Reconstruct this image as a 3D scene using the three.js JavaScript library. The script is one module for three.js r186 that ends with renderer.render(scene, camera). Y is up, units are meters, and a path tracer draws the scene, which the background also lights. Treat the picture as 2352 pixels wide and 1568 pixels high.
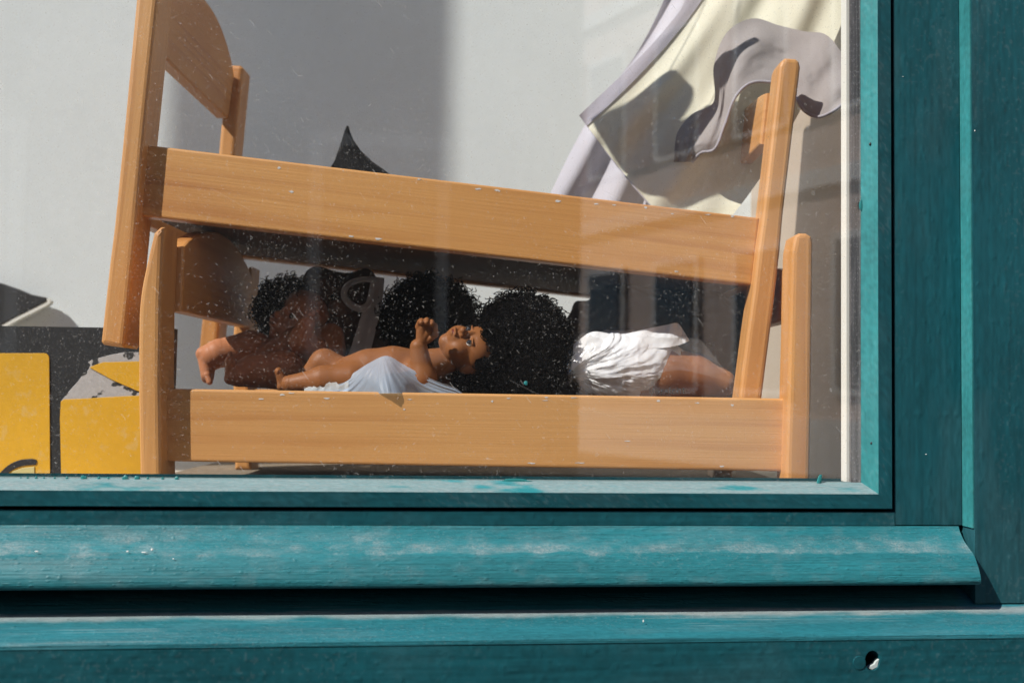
import * as THREE from 'three';
import { Sky } from 'three/addons/objects/Sky.js';
import { mergeGeometries } from 'three/addons/utils/BufferGeometryUtils.js';

// ---------------------------------------------------------------- camera, sky, sun, exposure
const FPX = 2287, YAW = THREE.MathUtils.degToRad(6.25), PITCH = THREE.MathUtils.degToRad(2.8), ROLL = 0.0159;
const CAM = new THREE.Vector3(0, 1.0, 0.69);
const scene = new THREE.Scene();
const camera = new THREE.PerspectiveCamera(2 * Math.atan(784 / FPX) * 180 / Math.PI, 1024 / 682, 0.05, 400);
camera.rotation.order = 'YXZ';
camera.rotation.set(PITCH, -YAW, ROLL);
camera.position.copy(CAM);
camera.focus = 0.76;
camera.userData.fStop = 7;

const SUN = new THREE.Vector3(-0.645, 0.685, 0.335).normalize();
const sky = new Sky();
sky.name = 'sky'; sky.userData.kind = 'structure';
sky.scale.setScalar(300);
sky.material.uniforms.turbidity.value = 3;
sky.material.uniforms.rayleigh.value = 1.2;
sky.material.uniforms.mieCoefficient.value = 0.004;
sky.material.uniforms.mieDirectionalG.value = 0.75;
sky.material.uniforms.sunPosition.value.copy(SUN);
scene.add(sky);
scene.environmentIntensity = 0.17;
const sun = new THREE.DirectionalLight(new THREE.Color(1, 0.95, 0.87), 5);
sun.position.copy(SUN).multiplyScalar(20).add(new THREE.Vector3(0, 1, 0));
sun.target.position.set(0, 1, 0);
sun.castShadow = true;
sun.shadow.mapSize.set(4096, 4096);
Object.assign(sun.shadow.camera, { left: -4, right: 4, top: 4, bottom: -4, near: 1, far: 60 });
sun.shadow.bias = -0.0004;
sun.shadow.radius = 1.2;
scene.add(sun, sun.target);
const renderer = new THREE.WebGLRenderer({ antialias: true });
renderer.setSize(1024, 682);
renderer.shadowMap.enabled = true;
renderer.toneMapping = THREE.LinearToneMapping;
renderer.toneMappingExposure = 1.44;

// ---------------------------------------------------------------- helpers
const V = (x, y, z) => new THREE.Vector3(x, y, z);
let seed = 7;
const rnd = () => { seed = (seed * 1664525 + 1013904223) >>> 0; return seed / 4294967296; };
const rr = (a, b) => a + (b - a) * rnd();
const clamp = (x, a = 0, b = 1) => Math.min(b, Math.max(a, x));
const sst = (a, b, x) => { const t = clamp((x - a) / (b - a)); return t * t * (3 - 2 * t); };
const mixv = (a, b, t) => a + (b - a) * t;
const TAB = new Float32Array(65536); { let h = 12345; for (let i = 0; i < 65536; i++) { h = (Math.imul(h, 1664525) + 1013904223) | 0; let t = h ^ (h >>> 15); t = Math.imul(t, 0x2c1b3c6d); t ^= t >>> 12; TAB[i] = (t >>> 0) / 4294967296; } }
function vnoise(x, y, s = 0, px = 0, py = 0) {            // value noise, periodic when px/py are given
  let x0 = Math.floor(x), y0 = Math.floor(y); const fx = x - x0, fy = y - y0, u = fx * fx * (3 - 2 * fx), v = fy * fy * (3 - 2 * fy);
  let x1 = x0 + 1, y1 = y0 + 1;
  if (px) { x0 %= px; x1 %= px; if (x0 < 0) x0 += px; if (x1 < 0) x1 += px; }
  if (py) { y0 %= py; y1 %= py; if (y0 < 0) y0 += py; if (y1 < 0) y1 += py; }
  const r0 = Math.imul(y0, 40503) + Math.imul(s | 0, 7919), r1 = Math.imul(y1, 40503) + Math.imul(s | 0, 7919), c0 = Math.imul(x0, 24593), c1 = Math.imul(x1, 24593);
  const a = TAB[((r0 + c0) ^ ((r0 ^ c0) >>> 7)) & 65535], b = TAB[((r0 + c1) ^ ((r0 ^ c1) >>> 7)) & 65535], c = TAB[((r1 + c0) ^ ((r1 ^ c0) >>> 7)) & 65535], d = TAB[((r1 + c1) ^ ((r1 ^ c1) >>> 7)) & 65535];
  return a + (b - a) * u + (c - a) * v + (a - b - c + d) * u * v;
}
function fbm(x, y, o = 4, s = 0, px = 0, py = 0) { let r = 0, a = 0.5, n = 0; for (let i = 0; i < o; i++) { r += a * vnoise(x, y, s + i * 17, px, py); n += a; a *= 0.5; x *= 2; y *= 2; px *= 2; py *= 2; } return r / n; }
function noise3(p, s = 0) { return (vnoise(p.x, p.y, s) + vnoise(p.y + 31.7, p.z, s + 5) + vnoise(p.z + 11.3, p.x + 3.1, s + 9)) / 3; }
function tex(w, h, f, { srgb = false, rep = [1, 1] } = {}) {  // f(u, v) -> [r, g, b, a] in 0..1 (sRGB encoded if srgb)
  const d = new Uint8Array(w * h * 4);
  for (let j = 0; j < h; j++) for (let i = 0; i < w; i++) {
    const c = f(i / w, j / h, i, j), k = (j * w + i) * 4;
    d[k] = clamp(c[0]) * 255; d[k + 1] = clamp(c[1]) * 255; d[k + 2] = clamp(c[2]) * 255; d[k + 3] = c.length > 3 ? clamp(c[3]) * 255 : 255;
  }
  const t = new THREE.DataTexture(d, w, h);
  t.wrapS = t.wrapT = THREE.RepeatWrapping; t.magFilter = THREE.LinearFilter; t.minFilter = THREE.LinearMipmapLinearFilter; t.generateMipmaps = true;
  if (srgb) t.colorSpace = THREE.SRGBColorSpace;
  t.repeat.set(...rep); t.needsUpdate = true;
  return t;
}
const GL = new Float32Array(4097).map((_, i) => { const x = (i / 4096) ** 2; return x <= 0.0031308 ? 12.92 * x : 1.055 * Math.pow(x, 1 / 2.4) - 0.055; });
const g2s = (x) => GL[Math.round(Math.sqrt(clamp(x)) * 4096)];
const lin = (r, g, b) => [g2s(r), g2s(g), g2s(b)];
const mat = (o) => new THREE.MeshStandardMaterial({ side: THREE.DoubleSide, ...o });
const phys = (o) => new THREE.MeshPhysicalMaterial({ side: THREE.DoubleSide, ...o });
const col = (r, g, b) => new THREE.Color().setRGB(r, g, b);

// pixel of the photograph (scaled to 2352 wide) -> direction; distances come from the plane each thing stands in
const RB = new THREE.Matrix4().makeRotationX(PITCH).multiply(new THREE.Matrix4().makeRotationZ(ROLL));
const bedDir = (x, y) => V((x - 1176) / FPX, -(y - 784) / FPX, -1).applyMatrix4(RB);
const onD = (x, y, d) => { const r = bedDir(x, y); return r.multiplyScalar(d / -r.z); };      // display frame: squared up with the beds, origin at eye height
const BED = new THREE.Matrix4().makeRotationY(-YAW).setPosition(CAM);                         // display frame -> world
const toW = (p) => p.clone().applyMatrix4(BED);
const onZ = (x, y, z) => { const r = bedDir(x, y).transformDirection(new THREE.Matrix4().makeRotationY(-YAW)); return CAM.clone().addScaledVector(r, (z - CAM.z) / r.z); };

const used = new Map();
function numbered(n) { const k = used.get(n) || 0; used.set(n, k + 1); return k ? `${n}_${String(k).padStart(3, '0')}` : n; }
function thing(name, label, category, base, group) {
  const o = new THREE.Group(); o.name = numbered(name); o.position.copy(base); scene.add(o);
  o.userData = { label, category }; if (group) o.userData.group = group;
  return o;
}
function part(name, geo, m, parent, label) {               // geo in world coordinates; moved into the parent's own frame
  const o = new THREE.Mesh(geo, m); o.name = name; o.castShadow = o.receiveShadow = true;
  if (parent) { parent.updateWorldMatrix(true, false); geo.applyMatrix4(parent.matrixWorld.clone().invert()); parent.add(o); }
  else { o.name = numbered(name); scene.add(o); }
  if (label) o.userData.label = label;
  return o;
}
function structure(name, geo, m) { const o = part(name, geo, m, null); o.userData.kind = 'structure'; return o; }
const bedGeo = (g) => g.applyMatrix4(BED);
function uvXY(g, fn) {                                     // uv in metres from position and normal
  const p = g.attributes.position, n = g.attributes.normal, uv = new Float32Array(p.count * 2), q = V(0, 0, 0), m = V(0, 0, 0);
  for (let i = 0; i < p.count; i++) { q.fromBufferAttribute(p, i); m.fromBufferAttribute(n, i); const [a, b] = fn(q, m); uv[2 * i] = a; uv[2 * i + 1] = b; }
  g.setAttribute('uv', new THREE.BufferAttribute(uv, 2));
  return g;
}
const boxUV = (g, s = 0) => uvXY(g, (p, n) => (Math.abs(n.y) > 0.7 ? [p.x + s, p.z] : Math.abs(n.x) > 0.7 ? [p.z + s, p.y] : [p.x + s, p.y]));
function box(x0, x1, y0, y1, z0, z1) { const g = new THREE.BoxGeometry(x1 - x0, y1 - y0, z1 - z0); g.translate((x0 + x1) / 2, (y0 + y1) / 2, (z0 + z1) / 2); return g; }
// extrude an outline lying in the plane through d (display frame) backwards by t, edges eased by b
function slab(pts, d, t, b = 0.0025, opt = {}) {
  const sh = new THREE.Shape(pts.map((p) => new THREE.Vector2(p.x, p.y)));
  if (opt.holes) for (const h of opt.holes) sh.holes.push(h);
  const g = new THREE.ExtrudeGeometry(sh, { depth: t - 2 * b, bevelEnabled: b > 0, bevelSize: b, bevelOffset: -b, bevelThickness: b, bevelSegments: opt.seg ?? 3, curveSegments: opt.curve ?? 8 });
  g.translate(0, 0, -d - t + b);
  return g;
}
const pxs = (list, d) => list.map(([x, y]) => onD(x, y, d));
function smooth(list, n = 6) { return new THREE.SplineCurve(list.map(([x, y]) => new THREE.Vector2(x, y))).getPoints(list.length * n).map((p) => [p.x, p.y]); }

// ---------------------------------------------------------------- materials
// teal oil paint: brush drag, dust grains, runs
function tealPaint(base, o = {}) {
  const { s = 1, dust = 0.12, along = 0, seedN = 0, band = null, rough = 0.5, W = 1024, H = 512, sizeU = 0.8, sizeV = 0.4, dustCol = [0.27, 0.30, 0.30] } = o;
  const f = (u, v) => {
    const du = along ? v : u, dv = along ? u : v;
    const drag = fbm(du * 10, dv * 160, 3, seedN, 10, 160) - 0.5, patch = fbm(u * 8, v * 8, 4, seedN + 3, 8, 8) - 0.5, fine = fbm(u * 220, v * 110, 2, seedN + 9, 220, 110) - 0.5;
    const k = 1 + 0.26 * drag + 0.5 * patch + 0.4 * fine;
    const sp = sst(0.70, 0.88, vnoise(u * W * 0.45, v * H * 0.45, seedN + 21, Math.round(W * 0.45), Math.round(H * 0.45))) * sst(0.35, 0.65, fbm(u * 8, v * 5, 3, seedN + 33, 8, 5));
    let dd = dust * (0.15 + sp * 1.6 + 0.7 * sst(0.52, 0.75, fbm(u * 13, v * 9, 4, seedN + 44, 13, 9)));
    if (band) dd += band(u, v);
    dd = clamp(dd);
    return [0, 1, 2].map((i) => mixv(base[i] * k * s, dustCol[i] * (0.85 + 0.4 * fine), dd));
  };
  const cache = tex(W, H, (u, v) => { const c = f(u, v); return lin(Math.max(0, c[0]), Math.max(0, c[1]), Math.max(0, c[2])); }, { srgb: true, rep: [1 / sizeU, 1 / sizeV] });
  const bump = tex(W / 2, H / 2, (u, v) => {
    const du = along ? v : u, dv = along ? u : v;
    const drag = fbm(du * 14, dv * 200, 3, seedN + 5, 14, 200), lump = fbm(u * 40, v * 26, 3, seedN + 60, 40, 26), dot = sst(0.8, 0.93, vnoise(u * 240, v * 120, seedN + 71, 240, 120));
    const h = 0.35 * drag + 0.4 * lump + 0.25 * dot; return [h, h, h];
  }, { rep: [1 / sizeU, 1 / sizeV] });
  return phys({ map: cache, bumpMap: bump, bumpScale: 0.0011, roughness: rough, specularIntensity: 0.45 });
}
const TEAL = [0.004, 0.067, 0.083];
const M = {};
M.teal = tealPaint(TEAL, { seedN: 100, dust: 0.05 });
M.tealV = tealPaint(TEAL, { seedN: 200, dust: 0.065, along: 1, sizeU: 0.4, sizeV: 0.8, W: 512, H: 1024 });
M.tealLit = tealPaint([0.024, 0.160, 0.165], { seedN: 300, dust: 0.04, sizeU: 0.6, sizeV: 0.3, W: 512, H: 512 });  // lighter copy of the teal: sun on the side bevels put into colour
// sill and ledge: road dust has settled in the hollow, in ragged patches with a grain of their own
M.sill = tealPaint([0.012, 0.124, 0.144], { seedN: 400, dust: 0.10, W: 2048, H: 256, sizeU: 0.8, sizeV: 0.07, band: (u, v) => {
  const y = v * 0.07, rag = fbm(u * 60, v * 8, 5, 414, 60, 8), big = fbm(u * 7, 0.3, 3, 477, 7, 0), edge = 0.0225 + 0.006 * (fbm(u * 12, 0.5, 4, 431, 12, 0) - 0.5) + 0.006 * (rag - 0.5);
  const inB = sst(-0.004 + 0.016 * big, 0.022, y + 0.008 * (rag - 0.5)) * (1 - sst(edge, edge + 0.0025, y));
  return (0.36 * inB * sst(0.10, 0.85, rag + 0.5 * (big - 0.5)) + 0.08 * sst(0.5, 0.75, rag)) * (0.35 + 1.3 * vnoise(u * 1000, v * 90, 466, 1000, 90));
} });
M.ledge = tealPaint([0.012, 0.114, 0.138], { seedN: 500, dust: 0.09, W: 2048, H: 256, sizeU: 0.8, sizeV: 0.07, band: (u, v) => {
  const y = v * 0.07, rag = fbm(u * 30, v * 6, 5, 514, 30, 6);
  return 0.7 * sst(0.0165, 0.0195, y + 0.003 * (rag - 0.5)) * (1 - sst(0.021, 0.0265, y + 0.006 * (rag - 0.5))) + 0.25 * sst(0.62, 0.7, fbm(u * 10, v * 60, 3, 533, 10, 60)) * sst(0.5, 0.6, fbm(u * 7, v * 3, 3, 541, 7, 3));
} });
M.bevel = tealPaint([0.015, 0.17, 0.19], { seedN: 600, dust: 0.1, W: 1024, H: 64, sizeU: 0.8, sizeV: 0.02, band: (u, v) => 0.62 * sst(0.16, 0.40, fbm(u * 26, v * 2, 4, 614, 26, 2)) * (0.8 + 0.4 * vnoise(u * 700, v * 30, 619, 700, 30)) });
// pine, honey varnish
function wood(seedN, light = [0.61, 0.312, 0.102], dark = [0.43, 0.175, 0.042], knots = []) {
  const W = 1024, H = 512, SU = 0.6, SV = 0.12;
  const f = (u, v) => {
    let x = u * SU, y = v * SV, kd = 0;
    for (const [kx, ky, kr] of knots) { const dx = (x - kx) / 3.2, dy = y - ky, r = Math.hypot(dx, dy); y += kr * 1.2 * Math.exp(-((r / kr) ** 2) * 0.5) * Math.sign(dy || 1); kd = Math.max(kd, Math.exp(-((r / kr) ** 2) * 2.2)); }
    const wv = 0.014 * (fbm(u * 3, v * 2, 3, seedN, 3, 2) - 0.5) + 0.0015 * (fbm(u * 14, v * 8, 2, seedN + 3, 14, 8) - 0.5);
    const ring = (y + wv) / (0.0165 + 0.004 * (vnoise(0, v * 7, seedN + 13) - 0.5)) + 2 * vnoise(v * 5, 0.5, seedN + 8), ph = ring - Math.floor(ring);
    const late = sst(0.35, 0.86, ph) * (1 - sst(0.88, 1.0, ph));
    const fib = fbm(u * 14, v * 210, 3, seedN + 21, 14, 210) - 0.5, blot = fbm(u * 4, v * 3, 3, seedN + 31, 4, 3) - 0.5;
    const k = clamp(late * (0.05 + 0.42 * sst(0.3, 0.8, fbm(u * 4, v * 3, 2, seedN + 41, 4, 3))) + 0.07 * fib + 0.75 * blot + 0.12);
    const c = [0, 1, 2].map((i) => mixv(light[i], dark[i], k) * (1 - 0.55 * kd * (i ? 1 : 0.7)));
    return lin(...c);
  };
  const m = tex(W, H, f, { srgb: true, rep: [1 / SU, 1 / SV] });
  const b = tex(512, 256, (u, v) => { const h = fbm(u * 10, v * 120, 3, seedN + 51, 10, 120); return [h, h, h]; }, { rep: [1 / SU, 1 / SV] });
  return phys({ map: m, bumpMap: b, bumpScale: 0.0001, roughness: 0.48, clearcoat: 0.25, clearcoatRoughness: 0.35 });
}
M.woodA = wood(1000);
M.woodB = wood(1100, [0.59, 0.285, 0.085], [0.40, 0.15, 0.034]);
M.woodRail = wood(1200, [0.61, 0.318, 0.108], [0.44, 0.185, 0.047], [[0.295, 0.043, 0.0042]]);
M.woodRailUp = wood(1300, [0.60, 0.30, 0.088], [0.41, 0.16, 0.036]);
M.wall = mat({ map: tex(512, 512, (u, v) => { const n = fbm(u * 60, v * 60, 3, 70, 60, 60) - 0.5, b = fbm(u * 5, v * 5, 4, 75, 5, 5) - 0.5; const k = 1 + 0.05 * n + 0.06 * b; return lin(0.76 * k, 0.83 * k, 0.85 * k); }, { srgb: true, rep: [2, 2] }), roughness: 0.9 });
M.floor = mat({ map: tex(512, 512, (u, v) => { const k = 1 + 0.25 * (fbm(u * 30, v * 30, 4, 81, 30, 30) - 0.5); return lin(0.50 * k, 0.46 * k, 0.39 * k); }, { srgb: true, rep: [2, 2] }), roughness: 0.7 });
M.sideWall = mat({ map: tex(512, 512, (u, v) => { const k = 1 + 0.10 * (fbm(u * 26, v * 2, 4, 91, 26, 2) - 0.5) + 0.12 * (fbm(u * 6, v * 4, 3, 95, 6, 4) - 0.5); return lin(0.38 * k, 0.315 * k, 0.25 * k); }, { srgb: true, rep: [2, 1.2] }), roughness: 0.7 });
M.shadeBoard = mat({ color: col(0.075, 0.042, 0.024), roughness: 0.95 });  // base boards coloured dark to deepen the shade beneath the beds
M.white = mat({ color: col(0.72, 0.72, 0.66), roughness: 0.55 });
M.black = mat({ color: col(0.012, 0.012, 0.014), roughness: 0.55 });
M.blackSoft = phys({ color: col(0.006, 0.006, 0.0065), roughness: 0.95, specularIntensity: 0.25 });

// ---------------------------------------------------------------- street behind the photographer (seen as faint reflections)
{
  const asphalt = mat({ map: tex(512, 512, (u, v) => { const k = 1 + 0.8 * (fbm(u * 90, v * 90, 3, 61, 90, 90) - 0.5); return lin(0.055 * k, 0.054 * k, 0.052 * k); }, { srgb: true, rep: [0.5, 0.5] }), roughness: 0.9 });
  const paving = mat({ map: tex(512, 512, (u, v) => { const k = 1 + 0.4 * (fbm(u * 50, v * 50, 3, 66, 50, 50) - 0.5); return lin(0.24 * k, 0.225 * k, 0.20 * k); }, { srgb: true, rep: [1, 1] }), roughness: 0.9 });
  structure('road', boxUV(new THREE.PlaneGeometry(240, 240).rotateX(-Math.PI / 2)), asphalt);
  structure('pavement', boxUV(box(-40, 40, 0.004, 0.124, 0.09, 2.1)), paving);
  const stucco = [[0.34, 0.26, 0.18], [0.15, 0.13, 0.115], [0.12, 0.105, 0.095]].map((c, i) => mat({ map: tex(256, 256, (u, v) => { const k = 1 + 0.3 * (fbm(u * 20, v * 20, 4, 30 + i, 20, 20) - 0.5); return lin(c[0] * k, c[1] * k, c[2] * k); }, { srgb: true, rep: [0.5, 0.5] }), roughness: 0.9 }));
  const glassDark = mat({ color: col(0.03, 0.035, 0.04), roughness: 0.15 }), frameM = mat({ color: col(0.55, 0.53, 0.5), roughness: 0.6 }), roofM = mat({ color: col(0.16, 0.08, 0.06), roughness: 0.8 });
  const rows = [[-24, -5, 12.0, 1, 'tall grey-brown town house across the street with three rows of windows'], [-4.8, 1.34, 8, 2, 'low dark brown town house across the street beside the bend']];
  for (const [x0, x1, h, k, label] of rows) {
    const t = thing('town_house', label, 'building', V((x0 + x1) / 2, 0, 7.2), 'town houses across the street');
    part('wall', boxUV(box(x0, x1, 0, h, 6.8, 11.5)), stucco[k], t);
    part('roof', box(x0 - 0.05, x1 + 0.05, h + 0.003, h + 0.5, 6.5, 11.5), roofM, t);
    part('cornice', box(x0, x1, h - 0.35, h - 0.05, 6.6, 6.797), frameM, t);
    const n = Math.floor((x1 - x0) / 2.1);
    for (let f = 0; f < (h > 9 ? 3 : 2); f++) for (let i = 0; i < n; i++) {
      const cx = x0 + (i + 0.5) * (x1 - x0) / n, y0 = 1.2 + f * 3.4;
      const w = part('window', box(cx - 0.52, cx + 0.52, y0, y0 + 1.7, 6.75, 6.797), frameM, t);
      part('pane', box(cx - 0.42, cx + 0.42, y0 + 0.1, y0 + 1.6, 6.73, 6.747), glassDark, w);
    }
  }
}

{
  // corner house at the bend of the street, its flank full in the sun: this is what the right half of the pane mirrors
  const t = thing('corner_house', 'sunlit rose-cream corner house set askew at the bend of the street', 'building', V(2.9, 0, 16));
  const B = new THREE.Matrix4().makeRotationY(Math.atan2(0.9, 0.43)).setPosition(2.9, 0, 16), L = 15.5;
  const put = (name, g, m, p) => part(name, g.applyMatrix4(B), m, p);
  const st = mat({ map: tex(256, 256, (u, v) => { const k = 1 + 0.35 * (fbm(u * 12, v * 12, 4, 37, 12, 12) - 0.5); return lin(0.66 * k, 0.52 * k, 0.44 * k); }, { srgb: true, rep: [0.3, 0.3] }), roughness: 0.9 });
  const dark = mat({ color: col(0.05, 0.05, 0.055), roughness: 0.2 }), fr = mat({ color: col(0.72, 0.70, 0.66), roughness: 0.6 }), rf = mat({ color: col(0.17, 0.08, 0.06), roughness: 0.8 }), sh = mat({ color: col(0.20, 0.09, 0.07), roughness: 0.7 });
  put('wall', boxUV(box(0, L, 0, 11, 0, 7)), st, t);
  put('roof', box(-0.3, L + 0.3, 11.003, 11.6, -0.4, 7), rf, t);
  put('plinth', box(0, L, 0, 0.7, -0.08, -0.003), fr, t);
  for (const y of [3.6, 7.1]) put('string_course', box(0, L, y, y + 0.22, -0.1, -0.003), fr, t);
  for (let f = 0; f < 3; f++) for (let i = 0; i < 9; i++) {
    const cx = 0.9 + i * 1.7, y0 = 1.0 + f * 3.5;
    const w = put('window', box(cx - 0.5, cx + 0.5, y0, y0 + 2.0, -0.06, -0.003), fr, t);
    put('pane', box(cx - 0.4, cx + 0.4, y0 + 0.1, y0 + 1.9, -0.09, -0.063), dark, w);
    if (f) for (const q of [-1, 1]) put('shutter', box(cx + q * 0.70 - 0.17, cx + q * 0.70 + 0.17, y0 - 0.02, y0 + 2.02, -0.07, -0.003), sh, w);
  }
}

// ---------------------------------------------------------------- the shop front
const GX1 = 0.3313, GY0 = 0.937, GX0 = -2.58, GY1 = 2.86;            // daylight of the pane
const PX = 0.403;                                                    // left arris of the pilaster
{
  // room behind the window: everything closed so that light enters by the panes only
  structure('back_wall', boxUV(box(-3.2, 0.62, 0.4, 3.1, -0.62, -0.55)), M.wall);
  structure('ceiling', boxUV(box(-3.2, 0.62, 3.0, 3.1, -0.55, -0.05)), M.wall);
  structure('left_wall', boxUV(box(-3.2, -3.1, 0.4, 3.0, -0.55, -0.05)), M.wall);
  structure('window_floor', boxUV(box(-3.1, 0.62, 0.80, 0.91, -0.55, -0.032)), M.floor);
  structure('side_wall', boxUV(box(0.445, 0.62, 0.91, 3.0, -0.55, -0.0315)), M.sideWall);
  const st = thing('white_bead', 'thin white painted strip upright inside the edge of the glass', 'strip', V(0.324, 0.93, -0.01));
  part('strip', box(0.3218, 0.3241, 0.9375, 2.86, -0.0135, -0.0045), M.white, st);
}
// facade members below and beside the sash
const front = thing('shopfront', 'teal painted wooden shopfront with moulded sill, pilaster and sloping ledge', 'shopfront', V(0, 0, 0));
function profileX(pts, x0, x1, seg, vOff) {             // sweep a (z, y) outline along x, uv = x metres, running length
  const P = [], N = [], U = [], I = []; let run = 0;
  const L = pts.length, nx = Math.max(2, Math.ceil((x1 - x0) / seg));
  for (let i = 0; i < L - 1; i++) {
    const [z0, y0] = pts[i], [z1, y1] = pts[i + 1], len = Math.hypot(z1 - z0, y1 - y0), base = P.length / 3;
    for (let k = 0; k <= nx; k++) {
      const x = x0 + (x1 - x0) * k / nx;
      for (const [z, y, r] of [[z0, y0, run], [z1, y1, run + len]]) {
        const wob = 0.0007 * (fbm(x * 7, r * 20, 3, 900) - 0.5);
        P.push(x, y + wob, z + wob); U.push(x + 2, r + vOff);
        const j0 = Math.max(0, i - 1), j1 = Math.min(L - 1, i + 2);
        N.push(0, -(pts[j1][0] - pts[j0][0]) * -1, 0);
      }
    }
    for (let k = 0; k < nx; k++) { const a = base + 2 * k; I.push(a, a + 1, a + 2, a + 1, a + 3, a + 2); }
    run += len;
  }
  // end caps
  for (const x of [x0, x1]) {
    const b = P.length / 3; const tri = THREE.ShapeUtils.triangulateShape(pts.map(([z, y]) => new THREE.Vector2(z, y)), []);
    for (const [z, y] of pts) { P.push(x, y, z); U.push(z + 2, y); }
    for (const t of tri) I.push(b + t[0], b + t[1], b + t[2]);
  }
  const g = new THREE.BufferGeometry();
  g.setAttribute('position', new THREE.Float32BufferAttribute(P, 3)); g.setAttribute('uv', new THREE.Float32BufferAttribute(U, 2)); g.setIndex(I);
  return g;
}
function creased(g, deg = 32) { const n = g.toNonIndexed(); n.computeVertexNormals(); return creaseNormals(n, Math.cos(deg * Math.PI / 180)); }
function creaseNormals(g, c) {
  const p = g.attributes.position, map = new Map(), fn = [], key = (i) => `${Math.round(p.getX(i) * 2e5)},${Math.round(p.getY(i) * 2e5)},${Math.round(p.getZ(i) * 2e5)}`;
  const a = V(0, 0, 0), b = V(0, 0, 0), d = V(0, 0, 0), out = new Float32Array(p.count * 3);
  for (let i = 0; i < p.count; i += 3) { a.fromBufferAttribute(p, i); b.fromBufferAttribute(p, i + 1).sub(a); d.fromBufferAttribute(p, i + 2).sub(a); const n = V(0, 0, 0).crossVectors(b, d); fn.push(n, n, n); for (let k = 0; k < 3; k++) { const q = key(i + k); if (!map.has(q)) map.set(q, []); map.get(q).push(i + k); } }
  for (let i = 0; i < p.count; i++) { const n = V(0, 0, 0), m = fn[i], ml = m.length() || 1e-12; for (const j of map.get(key(i))) { const o = fn[j], ol = o.length() || 1e-12; if (m.dot(o) / (ml * ol) > c) n.add(o); } n.normalize(); out.set([n.x, n.y, n.z], i * 3); }
  g.setAttribute('normal', new THREE.BufferAttribute(out, 3));
  return g;
}
{
  // moulded sill: hollow on top, rounded nose
  const sill = smooth([[0.0108, 0.9078], [0.0128, 0.9040], [0.0180, 0.8985], [0.0250, 0.8938], [0.0300, 0.8905], [0.0340, 0.8850], [0.0368, 0.8800], [0.0383, 0.8755], [0.0379, 0.8725], [0.0355, 0.8712]], 3).map(([z, y]) => [z, y]);
  const sg = profileX([[-0.03, 0.9078], ...sill, [-0.03, 0.8712]], -2.6, 0.3985, 0.02, -0.0408);
  part('sill', creased(sg, 40), M.sill, front);
  // rail under the sill, and the sloping ledge with its face board
  part('lower_rail', boxUV(box(-2.6, 0.402, 0.845, 0.8708, -0.03, -0.022)), M.teal, front);
  const face = [[-0.03, 0.8640], [0.0090, 0.8625], [0.0300, 0.8518], [0.0485, 0.8422], [0.0500, 0.8408], [0.0502, 0.8390], [0.0502, 0.8382]];
  part('ledge', creased(profileX([...face, [-0.03, 0.8382]], -2.6, 0.62, 0.02, -0.0395), 28), M.ledge, front);
  // face board with the bored hole
  const hp = onZ(2005, 1517, 0.05), sh = new THREE.Shape([[-2.6, 0.62], [0.62, 0.62], [0.62, 0.838], [-2.6, 0.838]].map(([x, y]) => new THREE.Vector2(x, y)));
  const hole = new THREE.Path(); hole.absellipse(hp.x, hp.y, 0.0053, 0.0066, 0, Math.PI * 2); sh.holes.push(hole);
  const fg = new THREE.ExtrudeGeometry(sh, { depth: 0.024, bevelEnabled: false, curveSegments: 24 }); fg.translate(0, 0, 0.0258);
  part('face_board', boxUV(fg), M.teal, front);
  part('backing', boxUV(box(-2.6, 0.62, 0.125, 0.838, -0.03, 0.02)), M.black, front);
  // torn splinter of raw wood in the hole
  const raw = new THREE.Shape([[0.0005, -0.0062], [0.004, -0.0045], [0.0052, 0.0005], [0.003, -0.0012], [0.0022, -0.0028], [0.0002, -0.0036], [-0.0022, -0.0052]].map(([x, y]) => new THREE.Vector2(hp.x + x, hp.y + y)));
  const rg = new THREE.ExtrudeGeometry(raw, { depth: 0.004, bevelEnabled: false }); rg.translate(0, 0, 0.0445);
  part('splinter', rg, mat({ color: col(0.42, 0.47, 0.46), roughness: 0.9 }), front, 'pale splintered wood inside the bored hole');
  const plug = new THREE.CylinderGeometry(0.0043, 0.0045, 0.0006, 28).rotateX(Math.PI / 2).translate(hp.x - 0.0092, hp.y - 0.0012, 0.0500);
  part('filled_plug', boxUV(plug), M.teal, front);
  // pilaster beside the window
  part('pilaster', boxUV(box(PX, 0.62, 0.8560, 3.3, -0.03, 0.024)), M.tealV, front);
  part('pilaster_edge', uvXY(box(PX - 0.0012, PX - 0.0002, 0.9082, 3.3, 0.0102, 0.0236), (p) => [p.y, p.z]), M.tealLit, front);  // slip in the lighter teal carries the sunlight on this side
  part('lintel', boxUV(box(-2.6, PX - 0.002, 2.90, 3.3, -0.04, 0.022)), M.teal, front);
  part('end_pier', boxUV(box(-3.2, -2.602, 0.125, 3.3, -0.04, 0.024)), M.tealV, front);
  // fixed frame
  part('frame_stile', boxUV(box(0.351, PX - 0.0015, 0.9086, 2.899, -0.03, 0.0100)), M.tealV, front);
  part('frame_rail', boxUV(box(-2.599, 0.3507, 0.9082, 0.9177, -0.03, 0.0103)), M.teal, front);
  part('rebate', box(0.3490, 0.3508, 0.918, 2.88, -0.03, -0.016), M.black, front);
  part('rebate', box(-2.599, 0.3488, 0.9178, 0.9196, -0.03, -0.016), M.black, front);
  part('wall_above', boxUV(box(-3.2, 0.62, 3.301, 9, -0.2, 0.0)), M.wall, front);
  part('wall_beside', boxUV(box(0.621, 6, 0.125, 9, -0.2, 0.02)), M.wall, front);
  part('wall_beside', boxUV(box(-9, -3.201, 0.125, 9, -0.2, 0.02)), M.wall, front);
}
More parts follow.
